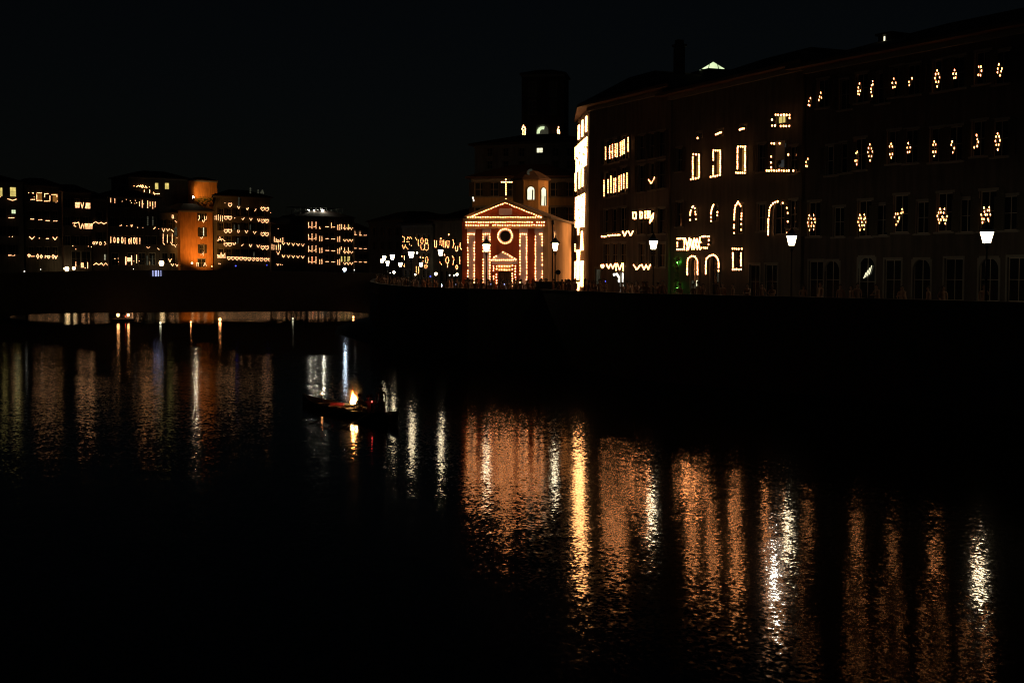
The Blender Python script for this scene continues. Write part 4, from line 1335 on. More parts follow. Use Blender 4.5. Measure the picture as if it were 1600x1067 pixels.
OT = far('roof_tower', 'square roof tower glowing orange beside a bright round lamp on a planted terrace', 305, 341, 283, 'orange', 12, depth=7, roof_h=1.0, over=.3)
OT.finish()
T = far('hearts_house', 'wide dark house with pairs of candle hearts at both ends of every floor', 334.5, 423, 308, 'cream', .5, back=[('L', 14), (8.2, 14)])
wins(T, (346, 358, 372, 385, 397, 410), (332, 354, 375, 395), 1.5, 2.4, shutter='shutter')
for y, dy in ((340.5, 0), (361, 0), (382, 0)):
    F(T, ('H', 352.5, y, 6), ('H', 358.8, y, 6), ('H', 410, y + 5, 6), ('H', 416.3, y + 5, 6))
F(T, ('H', 359, 320, 6), ('T', [(351, 317.5), (366.3, 341), (422.5, 332.5)]), ('V', 372.5, 324.5, 3.5, 3), ('P', [(384.5, 326), (386, 328), (387.5, 325)]), ('P', [(397.5, 330), (399.5, 327)]), ('H', 410, 326.5, 6), ('H', 416.5, 327, 6),
  ('P', [(377.5, 342), (379, 343.5), (381, 340.5)]), ('V', 391.5, 343, 4, 3), ('V', 403.7, 344.5, 3.5, 3.5), ('O', 372, 361.5, 3, 4), ('V', 384.5, 362.5, 4, 3.5), ('V', 397.5, 364, 4, 4), ('V', 365.5, 381.5, 4, 4), ('P', [(377, 384), (379.5, 382)]), ('V', 391, 384, 4, 3.5), ('V', 403, 385, 4, 3.5),
  ('B', 335.5, 338, 343), ('B', 338, 337, 343), ('B', 340.8, 336, 344), ('B', 344, 337, 345), ('B', 347, 338, 345.5), ('A', 343, 373, 5, 6), ('P', [(339, 376), (347, 373.5), (351, 377)]), ('P', [(339, 398), (342, 402), (345, 395), (347.5, 401), (351, 396)]), ('F', 339.5, 399, 351.5, 402.5))
for i in range(11):
    F(T, ('H', 357 + 6.4 * i, 403.3 + .28 * i, 5.2))
F(T, ('B', 365.5, 352.5, 360), ('B', 372.3, 352.5, 359), ('B', 372.3, 310, 322), ('B', 390.3, 352.5, 360), ('B', 371, 373.5, 381), ('B', 396, 395, 402), mat='dim_win', r=.3, sp=1)
F(T, ('B', 390.3, 295, 303), ('B', 402.5, 298, 303), ('P', [(407, 301), (409, 298), (410.5, 302)]), mat='dim_win', r=.35, sp=1)
F(T, ('T', [(329, 412), (341.5, 412), (343.5, 412.5)]), r=.15)
T.finish()
T = far('chevron_house', 'dim brown house with two even rows of small candle chevrons', 423.8, 475, 352, 'tan', -.6)
wins(T, (442, 450, 457.5, 465, 470), (371, 391), 1.3, 2.2, shutter='shutter')
F(T, *[('V', x, 381 + .55 * i, 4.2, 3.2) for i, x in enumerate((442.5, 450.2, 457.7, 465.2, 472.5))], *[('V', x, 400.5 + .4 * i, 4.2, 3.2) for i, x in enumerate((442.5, 450.2, 457.7, 465.2, 472.5))],
  ('B', 428, 371, 377), ('B', 431, 373, 377.5), ('H', 434, 377, 4), ('B', 438, 373, 378), ('B', 441.5, 372, 378.5), ('L', 428, 441, 377.5), *[('B', x, 382 + (i % 3), 390) for i, x in enumerate((424.5, 427.5, 431, 434.5, 437.5))], ('V', 434, 395.5, 4.5, 4.5), ('V', 433.7, 414, 3, 2.5), ('T', [(438, 413.5), (440.5, 414), (434.2, 357.5)]))
T.finish()
T = far('pattern_house', 'dark house with strict rows of candle bars and dashes below a bright roof terrace', 476, 553.5, 340, 'rose', .3, over=.4)
wins(T, (487, 501, 511, 520, 530, 541, 548), (348, 368, 386, 403), 1.3, 2.0)
for y in (354, 372.5, 391, 408.5):
    o_ = {354: 0, 372.5: 0, 391: 0, 408.5: 0}[y]
    F(T, ('B', 481.7, y - 6, y + 2), ('B', 487, y - 7, y + 3), ('B', 493.2, y - 7, y + 3), ('P', [(482.5, y), (486, y + 1.5)]), ('P', [(490, y + 1), (493, y - .5)]))
    F(T, ('L', 508.5, 513, y + .5), ('L', 517.5, 522.5, y + 1), ('B', 527.3, y - 2, y + 5), ('B', 530.3, y - 3, y + 5), ('V', 538.3, y + 3.5, 4.2, 3), ('V', 543.7, y + 3.5, 4.2, 3), ('V', 548.7, y + 3.5, 4, 3))
    if y > 360:
        F(T, ('B', 499, y - 3, y + 4), ('B', 502.5, y - 3, y + 4))
F(T, ('P', [(499, 355), (499.5, 358)]), ('B', 517.3, 349, 356), ('B', 533.3, 351, 358), ('B', 538, 352, 357), ('B', 538, 387, 393), ('B', 543.7, 387, 393), ('B', 532.8, 386, 389.5))
F(T, ('B', 543.7, 352, 356), ('B', 533, 402, 409), ('B', 538, 402, 409), ('B', 543, 402, 408), ('B', 545, 402, 407), mat='yellow', r=.3, sp=1)
F(T, ('B', 487.3, 402, 409), mat='red_light', r=.09)
T.finish()
T = far('low_wing', 'low dark wing ending the far row, three short candle dashes per floor', 554, 576, 359, 'grey', -.3)
wins(T, (557, 564, 571), (366, 381, 401), 1.3, 1.7)
for y in (367, 388, 409):
    F(T, ('L', 553.8, 556.8, y), ('L', 561, 564.5, y + .6), ('L', 568.5, 572, y + .8))
F(T, ('B', 554.2, 362, 366), ('B', 562, 362, 366))
T.finish()
# roof terrace with white party lights
TT = far('roof_pergola', 'rooftop pergola crowded with bright white and greenish lights above the far row', 462, 536, 337, 'grey', 4.5, depth=8, roof=False)
TT.finish(cornice=False)
h0 = TT.H
q = MB()
for i in range(10):
    u = TT.L * i / 9
    for y in (.2, 5.5):
        q.bar((u, y, h0), (u, y, h0 + 2.6), .07, sides=5)
for y in (.2, 5.5):
    q.bar((0, y, h0 + 2.6), (TT.L, y, h0 + 2.6), .07, sides=5)
for i in range(19):
    u = TT.L * i / 18
    q.bar((u, .2, h0 + 2.68), (u, 5.5, h0 + 2.68), .05, sides=4)
q.build('pergola_frame', M['iron'], TT.root)
q, q2 = MB(), MB()
for i in range(26):
    px = random.choice([484, 486, 487, 493, 497, 499, 501, 503, 505, 507, 508]) + random.uniform(-1.5, 1.5)
    u, z = TT.uz(px, random.uniform(325.5, 333))
    q.bulb((u, random.uniform(.3, 4), z), random.uniform(.10, .2), False)
for i in range(60):
    u, z = TT.uz(random.uniform(464, 536), random.uniform(326, 337))
    q2.bulb((u, random.uniform(.3, 4), z), random.uniform(.06, .18), False)
q.build('party_lights', M['white'], TT.root)
q = MB()
for px, r_ in ((482, .15), (490, .16), (503, .26)):
    u, z = TT.uz(px, 329); q.bulb((u, -.3, z), r_, True, back=Vector((0, -1, 0)), cut=.1)
q.build('spot_lamps', [M['hot_white'], M['iron']], TT.root)  # black backs added to keep the beams off the terrace
q2.build('garden_lights', M['dim_win'], TT.root)
q = MB()
for px, py, r_ in ((536.5, 342, .28), (542, 343, .16), (548, 344, .2)):
    u, z = TT.uz(px, py); q.bulb((u, -.3, z), r_, False)
q.build('string_lights', M['candle_far'], TT.root)
# terrace plants in front of the roof tower
tp = at(320, 312, farY(320, 11))
for k, (dx, s) in enumerate(((-2.4, .8), (-1.0, 1.1), (.6, .7), (2.0, 1.0))):
    t = thing('potted_shrub', 'dark potted shrub on the terrace below the orange roof tower', 'plant', tp + fd * dx + Vector((0, 0, -1.4)), 0, 'shrubs on the roof terrace')
    q = MB(); q.lathe([(.25, 0), (.35, .5)], 8); q.build('pot', M['roof'], t)
    q = MB()
    for i in range(110):
        c = Vector((random.gauss(0, .45), random.gauss(0, .4), .6 + random.random() * 1.5 * s))
        a = random.uniform(0, 6.28); d = Vector((math.cos(a), math.sin(a), random.uniform(-.6, 1))).normalized(); e = d.cross(Vector((0, 0, 1))).normalized()
        q.face([c - d * .22, c + e * .1, c + d * .22, c - e * .1])
    o = q.build('leaves', M['leaf'], t); o['kind'] = 'stuff'


def spot(name, loc, target, col, power, size=100, blend=.8, rad=.25, parent=None):
    l_ = bpy.data.lights.new(name, 'SPOT')
    l_.color, l_.energy, l_.spot_size, l_.spot_blend, l_.shadow_soft_size = col, power, math.radians(size), blend, rad
    o_ = bpy.data.objects.new(name, l_); C.objects.link(o_)
    o_.location = loc
    o_.rotation_euler = (Vector(target) - Vector(loc)).to_track_quat('-Z', 'Y').to_euler()
    return o_


def floodlight(label, loc, target, col, power, mat, size=110, r=.22):
    t_ = thing('floodlight', label, 'floodlight', loc)
    q_ = MB(); q_.box(-.28, .28, -.2, .2, -.35, -.1); q_.bar((0, 0, -.35), (0, 0, -1.0), .05)
    q_.build('housing', M['iron'], t_)
    q_ = MB(); q_.bulb((0, 0, .12), r, back=fn, cut=.0); q_.build('bulb', [M[mat], M['iron']], t_)  # landward half blacked out to keep this light off the houses
    d_ = (Vector(target) - Vector(loc)).normalized()
    s_ = spot('flood_beam', Vector(loc) + d_ * .5, target, col, power, size)
    return t_


ORG = (1.0, 0.40, 0.08)
gl = at(331, 417, farY(331) - 11); gt = at(318, 385, farY(318))
floodlight('sodium floodlight at the foot of the orange house, near its right corner', gl, gt, ORG, 4500, 'sodium', 88, .12)
gl = at(300, 412, farY(300) - 11); gt = at(303, 372, farY(303))
floodlight('large white hot floodlight at the foot of the orange house, near its left corner', gl, gt, ORG, 3200, 'globe', 88, .3)
tl = at(302, 309, farY(302, 12) - 5.0); tt = at(322, 298, farY(322, 12))
floodlight('round terrace lamp beside the orange roof tower', tl, tt, (1.0, .45, .10), 2600, 'hot', 75, .26)

# ------------------------------------------------------------------ bridge
BA, BB = at(-60, HOR, 187), at(590, HOR, 200)
bu = (BB - BA).normalized()
br_ = thing('bridge', 'long low dark bridge of one very flat arch across the river', 'bridge', (BA.x, BA.y, 0), math.atan2(bu.y, bu.x))
BL = (BB - BA).length + 3
q = MB()
NS = 40
W = 12.0


def btop(s):
    return 5.75 + .55 * math.sin(math.pi * min(1, max(0, s / BL)) ** .9)


def bsof(s):
    t = (s / BL - .06) / .91
    return .2 if t < 0 or t > 1 else 0.1 + 0.95 * (1 - abs(2 * t - 1) ** 9.0)


for i in range(NS):
    s0, s1 = BL * i / NS, BL * (i + 1) / NS
    a, b_ = (s0, bsof(s0)), (s1, bsof(s1)); c_, d_ = (s1, btop(s1)), (s0, btop(s0))
    q.face([(a[0], 0, a[1]), (b_[0], 0, b_[1]), (c_[0], 0, c_[1]), (d_[0], 0, d_[1])])
    q.face([(a[0], W, a[1]), (d_[0], W, d_[1]), (c_[0], W, c_[1]), (b_[0], W, b_[1])])
    q.face([(a[0], 0, a[1]), (a[0], W, a[1]), (b_[0], W, b_[1]), (b_[0], 0, b_[1])])
    q.face([(d_[0], 0, d_[1]), (c_[0], 0, c_[1]), (c_[0], W, c_[1]), (d_[0], W, d_[1])])
q.build('arch', M['stone'], br_)
for y0, y1 in ((-.12, .28), (W - .28, W + .12)):
    q = MB()
    for i in range(NS):
        s0, s1 = BL * i / NS, BL * (i + 1) / NS
        v = [(s, y, z + h) for s, z in ((s0, btop(s0)), (s1, btop(s1))) for y in (y0, y1) for h in (-.15, 1.05)]
        q.poly(v, [(0, 4, 5, 1), (2, 3, 7, 6), (1, 5, 7, 3), (0, 2, 6, 4)])
    q.build('parapet', M['stone'], br_)
q = MB(); q.prism([(-2, -.6), (4.5, -.6), (4.5, W + .6), (-2, W + .6)], -2, 2.2); q.prism([(BL - 2.5, -.6), (BL + 3, -.6), (BL + 3, W + .6), (BL - 2.5, W + .6)], -2, 2.2)
q.build('abutment', M['stone'], br_)


def on_bridge(px, back=.1):
    r = ray(px, HOR); n_ = Vector((-bu.y, bu.x, 0))
    t_ = (BA + n_ * back - Vector((0, 0, EYE))).dot(n_) / r.dot(n_)
    p = Vector((0, 0, EYE)) + r * t_
    s = (p - BA).dot(bu)
    return Vector((p.x, p.y, btop(s) + 1.05))


# small lights seen along the bridge and the far embankment
def lampball(name, label, p, r, mat, base=.35, cat='lamp', group=None):
    t_ = thing(name, label, cat, (p.x, p.y, p.z - base), 0, group)
    q_ = MB(); q_.lathe([(.12, 0), (.05, .06), (.04, max(.08, base - r))], 8); q_.build('stand', M['iron'], t_)
    q_ = MB(); q_.bulb((0, 0, base), r); q_.build('bulb', M[mat], t_)
    return t_


p = on_bridge(538.3); lampball('bridge_lamp', 'cold blue white lamp shining on the bridge parapet near its right end', Vector((p.x, p.y, p.z + .5)), .26, 'cold', .5)
for px, py, r_, mt, lab in [(38, 425.5, .1, 'white', 'tiny white light on the bridge parapet below the pale grey house'), (63.5, 421, .06, 'white', 'faint white point on the bridge parapet below the house ringed with squares'),
                            (553.5, 422, .09, 'white', 'small white light on the bridge parapet just right of the cold blue one'), (368.3, 415.5, .1, 'blue', 'small deep blue light above the bridge, under the hearts house'),
                            (417, 414.5, .07, 'blue', 'fainter deep blue light above the bridge, below the right end of the hearts house'), (208.5, 420.5, .05, 'white', 'faint point of light on the parapet left of the blue white tubes')]:
    p = on_bridge(px, .5); p.z = max(p.z + r_ + .05, at(px, py, p.y).z)
    lampball('small_lamp', lab, p, r_, mt, max(.12, p.z - on_bridge(px).z))
# stall with five glowing tubes
p = on_bridge(246.5, .05)
t = thing('tube_stall', 'little stand of five glowing blue white tubes on the bridge', 'stall', (p.x, p.y - .2, p.z - .9), math.atan2(bu.y, bu.x))
q = MB(); q.box(-1.0, 1.0, -.05, .05, -.08, 0); q.box(-1.0, 1.0, -.05, .05, .95, 1.0)
q.build('frame', M['iron'], t)
for i, x in enumerate((-.66, -.32, -.1, .16, .5)):
    q = MB(); q.bar((x, -.03, .03), (x, -.03, .92), .04 if i != 4 else .025, sides=6)
    q.build('tube', M['cold_dim'], t)
p = at(252.3, 411.5, farY(252) - 5)
lampball('globe_lamp', 'large cream globe lamp on the far embankment left of the orange house', p, .75, 'globe', p.z - ROAD)
for px, py, r_, lab in ((104.5, 420.3, .62, 'biggest of the warm shop lamps at the foot of the letter house'), (115.5, 419.3, .45, 'second warm shop lamp right of the biggest one at the foot of the letter house'), (100.3, 419.8, .2, 'small warm lamp left of the biggest shop lamp')):
    p = at(px, py, farY(px) - 4); p.z = max(p.z, ROAD + .7)
    lampball('shop_lamp', lab, p, r_, 'globe', p.z - ROAD)

# ------------------------------------------------------------------ street lamps
def lamp_meshes():
    post, cage, glass = MB(), MB(), MB()
    H = 4.25
    post.lathe([(.20, 0), (.20, .25), (.13, .32), (.12, .9), (.075, 1.0), (.06, 2.4), (.075, 2.45), (.05, 2.5), (.045, H - .28), (.09, H - .22), (.05, H - .1)], 10)
    for s in (-1, 1):
        post.bar((0, 0, H - .45), (s * .16, 0, H - .12), .018, sides=4); post.bar((s * .16, 0, H - .12), (s * .13, 0, H), .018, sides=4)
    b0, b1, z0, z1 = .145, .255, H + .03, H + .62
    glass.poly([(x * b, y * b, z) for z, b in ((z0, b0), (z1, b1)) for x, y in ((-1, -1), (1, -1), (1, 1), (-1, 1))], [(0, 1, 5, 4), (1, 2, 6, 5), (2, 3, 7, 6), (3, 0, 4, 7), (3, 2, 1, 0)])
    for x, y in ((-1, -1), (1, -1), (1, 1), (-1, 1)):
        cage.bar((x * b0 * 1.03, y * b0 * 1.03, z0), (x * b1 * 1.03, y * b1 * 1.03, z1), .014, sides=4)
    cage.lathe([(.22, z0 - .05), (.23, z0 - .004)], 4)
    cage.lathe([(.46, z1 + .003), (.47, z1 + .05), (.30, z1 + .22), (.14, z1 + .36), (.11, z1 + .44), (.05, z1 + .5), (.06, z1 + .56), (.015, z1 + .7)], 8)
    return post.mesh('post', M['iron']), cage.mesh('lantern_frame', M['iron']), glass.mesh('lantern_glass', M['lantern'])


LM = lamp_meshes()
LAMPS = [(760, 387, 111.0, 'lamp standing before the left pilasters of the red church'), (867.5, 385.5, 108, 'lamp standing before the ochre side wall of the church'),
         (1021, 382.5, 91, 'lamp in front of the corner palace, right of its candle zigzags'), (1237, 375.5, 82.5, 'lamp in front of the big candle arch of the middle palace'),
         (1542, 370.5, 71.4, 'lamp in front of the long palace, the nearest and largest of all'),
         (688.5, 395, 121, 'lamp against the grey house left of the church'), (642.5, 398, 127, 'lamp against the cream house, below its candle loops'),
         (613, 402, 142, 'lamp at the bridge end, right of the overlapping pair'), (600.3, 403.5, 159, 'higher one of the two overlapping lamps at the bridge end'), (596.8, 408, 162, 'lower of the two overlapping lamps at the bridge end'),
         (605.5, 411.5, 205, 'low lamp of the cluster, under the gap between the upper ones'), (625.5, 413.5, 240, 'low lamp just left of the cream house'), (657.8, 413.5, 187, 'low lamp in front of the cream house doorway')]
for px, py, Y, lab in LAMPS:
    c = at(px, py, Y)
    sc = 1.0 if Y < 200 else 1.15
    base_z = ROAD if Y < 170 else c.z - 4.6 * sc
    sc = (c.z - base_z) / 4.6
    t = thing('street_lamp', 'old iron street ' + lab, 'street lamp', (c.x, c.y, base_z), random.uniform(-.3, .3), 'lantern lamps along the right bank quay')
    for nm, me in zip(('post', 'lantern_frame', 'lantern_glass'), LM):
        o = link(nm, me, t)
        o.scale = (sc, sc, sc)
# tiny lights of the promenade
for px, py, Y, r_, mt, lab in [(615.5, 425.5, 205, .2, 'lantern', 'low white lamp under the cluster of street lamps at the bridge end'), (609.5, 426.5, 205, .07, 'white', 'faint white point left of the low white lamp'),
                               (649, 429, 165, .1, 'lantern', 'tiny white light at the foot of the cream house'), (681, 428, 150, .16, 'lantern', 'round white light at the foot of the grey house left end'), (714, 429, 140, .13, 'lantern', 'round white light beside the church left corner'),
                               (709.3, 430.5, 140, .09, 'white', 'smaller white point left of the light beside the church corner'), (702.5, 430, 142, .08, 'white', 'faint hooked white point in front of the grey house door'), (672.5, 432, 150, .09, 'blue', 'tiny blue light between the white ones before the grey house'), (651.6, 395.5, 190, .13, 'lantern', 'small white wall light between the two floors of the cream house')]:
    p = at(px, py, Y)
    lampball('small_lamp', lab, p, r_, mt, max(.2, p.z - ROAD))

# round road sign seen from behind, block of wall at the church side
c = at(872, 425.5, 106.8)
t = thing('road_sign', 'round dark road sign on a thin post right of the church lamp', 'sign', (c.x, c.y, ROAD))
q = MB(); q.bar((0, 0, 0), (0, 0, c.z - ROAD + .1), .035, sides=8); q.build('post', M['iron'], t)
q = MB(); q.bar((0, -.05, c.z - ROAD), (0, -.02, c.z - ROAD), .21, sides=20); q.build('disc', M['iron'], t)
c0, c1 = at(834, 440, 107.4), at(889, 440, 106.2)
t = thing('stone_wall', 'low dark block of wall before the ochre side of the church', 'wall', (c0.x, c0.y, ROAD), math.atan2(c1.y - c0.y, c1.x - c0.x))
Lw = (c1 - c0).length
q = MB(); q.box(0, Lw, 0, .8, 0, c0.z - ROAD - .1); q.build('wall', M['stone'], t)
q = MB(); q.box(-.06, Lw + .06, -.06, .86, c0.z - ROAD - .098, c0.z - ROAD); q.build('coping', M['stone'], t)

# ------------------------------------------------------------------ people
def skin_person(J, shirt, name='person', sleeves='upper', trousers='trouser'):
    """J: joint positions. One continuous skinned body; faces take the colour of the limb they belong to."""
    R = {'pel': .135, 'waist': .125, 'chest': .15, 'neck0': .085, 'neck': .055, 'head': .085, 'crown': .085}
    vs, es, rad, bones = [], [], [], []
    idx = {}

    def add(k, p, r, par=None, kind='shirt'):
        idx[k] = len(vs); vs.append(Vector(p)); rad.append(r)
        if par is not None:
            es.append((idx[par], idx[k])); bones.append((idx[par], idx[k], kind))
    add('pel', J['pel'], .135)
    add('waist', J['pel'] * .5 + J['chest'] * .5, .12, 'pel')
    add('chest', J['chest'], .145, 'waist')
    add('nb', J['chest'] + (J['head'] - J['chest']) * .45, .065, 'chest')
    add('neck', J['chest'] + (J['head'] - J['chest']) * .62, .052, 'nb', 'skin')
    add('head', J['head'], .088, 'neck', 'skin')
    add('crown', J['head'] + (J['head'] - J['chest']).normalized() * .09, .075, 'head', 'skin')
    for s in 'lr':
        add('sh' + s, J['sh' + s], .062, 'chest')
        add('el' + s, J['el' + s], .043, 'sh' + s)
        add('wr' + s, J['wr' + s], .029, 'el' + s, 'skin' if sleeves == 'upper' else 'shirt')
        d = (J['wr' + s] - J['el' + s]).normalized()
        side = d.cross(Vector((0, 0, 1)))
        side = side.normalized() if side.length > .2 else Vector((1, 0, 0))
        up = side.cross(d).normalized()
        add('pa' + s, J['wr' + s] + d * .06, .030, 'wr' + s, 'skin')
        for k, (a, l_) in enumerate(((-.030, .075), (-.010, .088), (.011, .082), (.030, .064))):
            add('f%s%da' % (s, k), J['wr' + s] + d * (.06 + l_ * .55) + side * a - up * .008, .0095, 'pa' + s, 'skin')
            add('f%s%db' % (s, k), J['wr' + s] + d * (.06 + l_) + side * a - up * .03, .008, 'f%s%da' % (s, k), 'skin')
        add('t' + s, J['wr' + s] + d * .055 - side * .055 - up * .012, .0105, 'wr' + s, 'skin')
        add('t2' + s, J['wr' + s] + d * .085 - side * .06 - up * .03, .009, 't' + s, 'skin')
        add('hip' + s, J['hip' + s], .092, 'pel', 'trouser')
        add('kn' + s, J['kn' + s], .060, 'hip' + s, 'trouser')
        add('an' + s, J['an' + s], .042, 'kn' + s, 'trouser')
        add('to' + s, J['to' + s], .034, 'an' + s, 'shoe')
    me = bpy.data.meshes.new('skel')
    me.from_pydata(vs, es, [])
    ob = bpy.data.objects.new('skel', me); C.objects.link(ob)
    sk = ob.modifiers.new('s', 'SKIN')
    for i, d in enumerate(me.skin_vertices[0].data):
        d.radius = (rad[i], rad[i] * (.78 if i in (0, 1, 2) else 1)) if i < 3 else (rad[i], rad[i])
    me.skin_vertices[0].data[0].use_root = True
    su = ob.modifiers.new('u', 'SUBSURF'); su.levels = su.render_levels = 1
    dg = bpy.context.evaluated_depsgraph_get()
    out = bpy.data.meshes.new_from_object(ob.evaluated_get(dg), depsgraph=dg)
    bpy.data.objects.remove(ob)
    # face features joined into the same mesh: nose, ears, brow and eyes
    bm = bmesh.new(); bm.from_mesh(out)
    mats = {'skin': 0, 'shirt': 1, 'trouser': 2, 'shoe': 3}
    for f in bm.faces:
        c = f.calc_center_median(); best, bk = 9, 'shirt'
        for a, b_, k in bones:
            A, B = vs[a], vs[b_]
            t_ = max(0, min(1, (c - A).dot(B - A) / (B - A).length_squared))
            dd = (c - (A + (B - A) * t_)).length / max(.03, rad[a])
            if dd < best:
                best, bk = dd, k
        f.material_index = mats[bk]; f.smooth = True
    fw = J['face']; hd = J['head']; sd = fw.cross(Vector((0, 0, 1))).normalized()

    def ball(c, r, mi):
        g = bmesh.ops.create_icosphere(bm, subdivisions=1, radius=r, matrix=Matrix.Translation(c))
        for f in {f for v in g['verts'] for f in v.link_faces}:
            f.material_index = mi
    ball(hd + fw * .095 + Vector((0, 0, .0)), .018, 0)
    for s in (-1, 1):
        ball(hd + sd * s * .088 + Vector((0, 0, .01)), .022, 0); ball(hd + fw * .082 + sd * s * .032 + Vector((0, 0, .03)), .011, 4)
    ball(hd + fw * .082 + Vector((0, 0, -.04)), .016, 5)
    bm.to_mesh(out); bm.free()
    out.materials.clear()
    for k in ('skin', shirt, trousers, 'shoe', 'hair', 'shirt_red'):
        out.materials.append(M[k])
    out.name = name
    # hair: cap over the crown and back of the head
    hb = bmesh.new()
    bmesh.ops.create_icosphere(hb, subdivisions=2, radius=.112, matrix=Matrix.Translation(hd + Vector((0, 0, .055)) - fw * .022))
    bmesh.ops.delete(hb, geom=[v for v in hb.verts if (v.co - hd).dot(fw) > .06 and v.co.z < hd.z + .075 or v.co.z < hd.z - .02], context='VERTS')
    hm = bpy.data.meshes.new('hair'); hb.to_mesh(hm); hb.free(); hm.materials.append(M['hair'])
    for p_ in hm.polygons:
        p_.use_smooth = True
    return out, hm


def V3(*a):
    return Vector(a)


def pose(kind):
    """figures face -y (towards the river)"""
    J = dict(pel=V3(0, 0, .95), chest=V3(0, .01, 1.30), head=V3(0, -.02, 1.62), face=V3(0, -1, 0))
    for s, k in ((-1, 'l'), (1, 'r')):
        J['sh' + k] = V3(s * .19, .01, 1.40); J['el' + k] = V3(s * .25, .03, 1.12); J['wr' + k] = V3(s * .24, -.06, .87)
        J['hip' + k] = V3(s * .095, 0, .88); J['kn' + k] = V3(s * .105, -.02, .48); J['an' + k] = V3(s * .11, .02, .085); J['to' + k] = V3(s * .125, -.15, .035)
    if kind == 'phone':
        J['elr'] = V3(.27, -.16, 1.22); J['wrr'] = V3(.13, -.36, 1.46); J['elr'] = V3(.26, -.17, 1.20)
    if kind == 'lean':
        J['chest'] = V3(.02, -.10, 1.27); J['head'] = V3(.03, -.17, 1.58)
        for s, k in ((-1, 'l'), (1, 'r')):
            J['sh' + k] = V3(s * .19, -.08, 1.37); J['el' + k] = V3(s * .26, -.22, 1.12); J['wr' + k] = V3(s * .12, -.42, 1.10)
    if kind == 'look':
        J['face'] = V3(.8, -.6, 0).normalized(); J['head'] = V3(.03, -.02, 1.62); J['knl'] = V3(-.11, -.09, .49)
        J['ell'] = V3(-.30, .06, 1.15); J['wrl'] = V3(-.16, -.10, 1.0)
    if kind in ('seat', 'row'):
        J.update(pel=V3(0, 0, .48), chest=V3(0, -.04, .84), head=V3(0, -.10, 1.16))
        for s, k in ((-1, 'l'), (1, 'r')):
            J['sh' + k] = V3(s * .19, -.04, .94); J['el' + k] = V3(s * .25, -.12, .70); J['wr' + k] = V3(s * .14, -.36, .62)
            J['hip' + k] = V3(s * .095, -.06, .45); J['kn' + k] = V3(s * .13, -.42, .50); J['an' + k] = V3(s * .12, -.50, .09); J['to' + k] = V3(s * .13, -.66, .04)
        if kind == 'row':
            J['chest'] = V3(0, -.12, .82); J['head'] = V3(0, -.21, 1.12)
            for s, k in ((-1, 'l'), (1, 'r')):
                J['sh' + k] = V3(s * .19, -.13, .91); J['el' + k] = V3(s * .22, -.34, .78); J['wr' + k] = V3(s * .12, -.58, .74)
    return J


def make_person(kind, shirt, **k):
    return skin_person(pose(kind), shirt, **k)


PEOPLE = [make_person('stand', 'shirt_dark'), make_person('lean', 'shirt_blue'), make_person('look', 'shirt_dark', sleeves='long'), make_person('phone', 'shirt_blue'),
          make_person('lean', 'shirt_dark', sleeves='long'), make_person('stand', 'trouser')]


def place_person(pm, loc, rz, label, group=None, s=1.0):
    t_ = tag(link('person', pm[0], None, loc, (0, 0, rz)), label, 'person', group)
    t_.scale = (s, s, s)
    link('hair', pm[1], t_)
    return t_


def along(path, dist, off):
    s = 0
    for a, c in zip(path, path[1:]):
        a, c = Vector(a), Vector(c)
        l_ = (c - a).length
        if s + l_ >= dist:
            d = (c - a) / l_
            return a + d * (dist - s) + Vector((d.y, -d.x)) * off, d
        s += l_
    return None


QP = [(25.5, 70.7), (17, 81.8), (9, 90.3), (2.6, 106.0), (-3.5, 109.0), (-8.6, 119), (-11, 125.5), (-14.2, 140), (-17.3, 159), (-21.3, 200)]
total = sum((Vector(c) - Vector(a)).length for a, c in zip(QP, QP[1:]))
LP = [Vector((at(px, py, Y).x, Y)) for px, py, Y, _ in LAMPS]
dist = .6
nppl = 0
while dist < total - 20:
    dens = .62 if 36 < dist < 54 else (1.0 if 20 < dist < 80 else 1.7)
    off = random.choice([.55, .6, .75, 1.4, 1.9])
    p, d = along(QP, dist, off)
    if all((p - l_).length > .55 for l_ in LP) and nppl < 130:
        k = random.choice([0, 0, 1, 1, 2, 2, 4, 5, 3])
        if off > 1 and k in (1, 4):
            k = 0
        rz = math.atan2(d.y, d.x) + math.pi + random.uniform(-.7, .7)
        zz = ROAD + .14
        place_person(PEOPLE[k], (p.x, p.y, zz), rz, 'dark figure in the crowd standing along the quay parapet', 'spectators along the quay parapet', random.uniform(.93, 1.07))
        nppl += 1
    dist += random.uniform(.45, 1.1) * dens
# spectators in front of the church door, further from the parapet
for i in range(16):
    x = random.uniform(-4.2, 3.0); y = random.uniform(110.8, 115.5)
    if all((Vector((x, y)) - l_).length > .6 for l_ in LP):
        place_person(PEOPLE[random.choice([0, 2, 5, 0])], (x, y, ROAD + .02), random.uniform(-.9, .9), 'dark figure standing on the street before the church door', 'spectators before the church door', random.uniform(.95, 1.08))

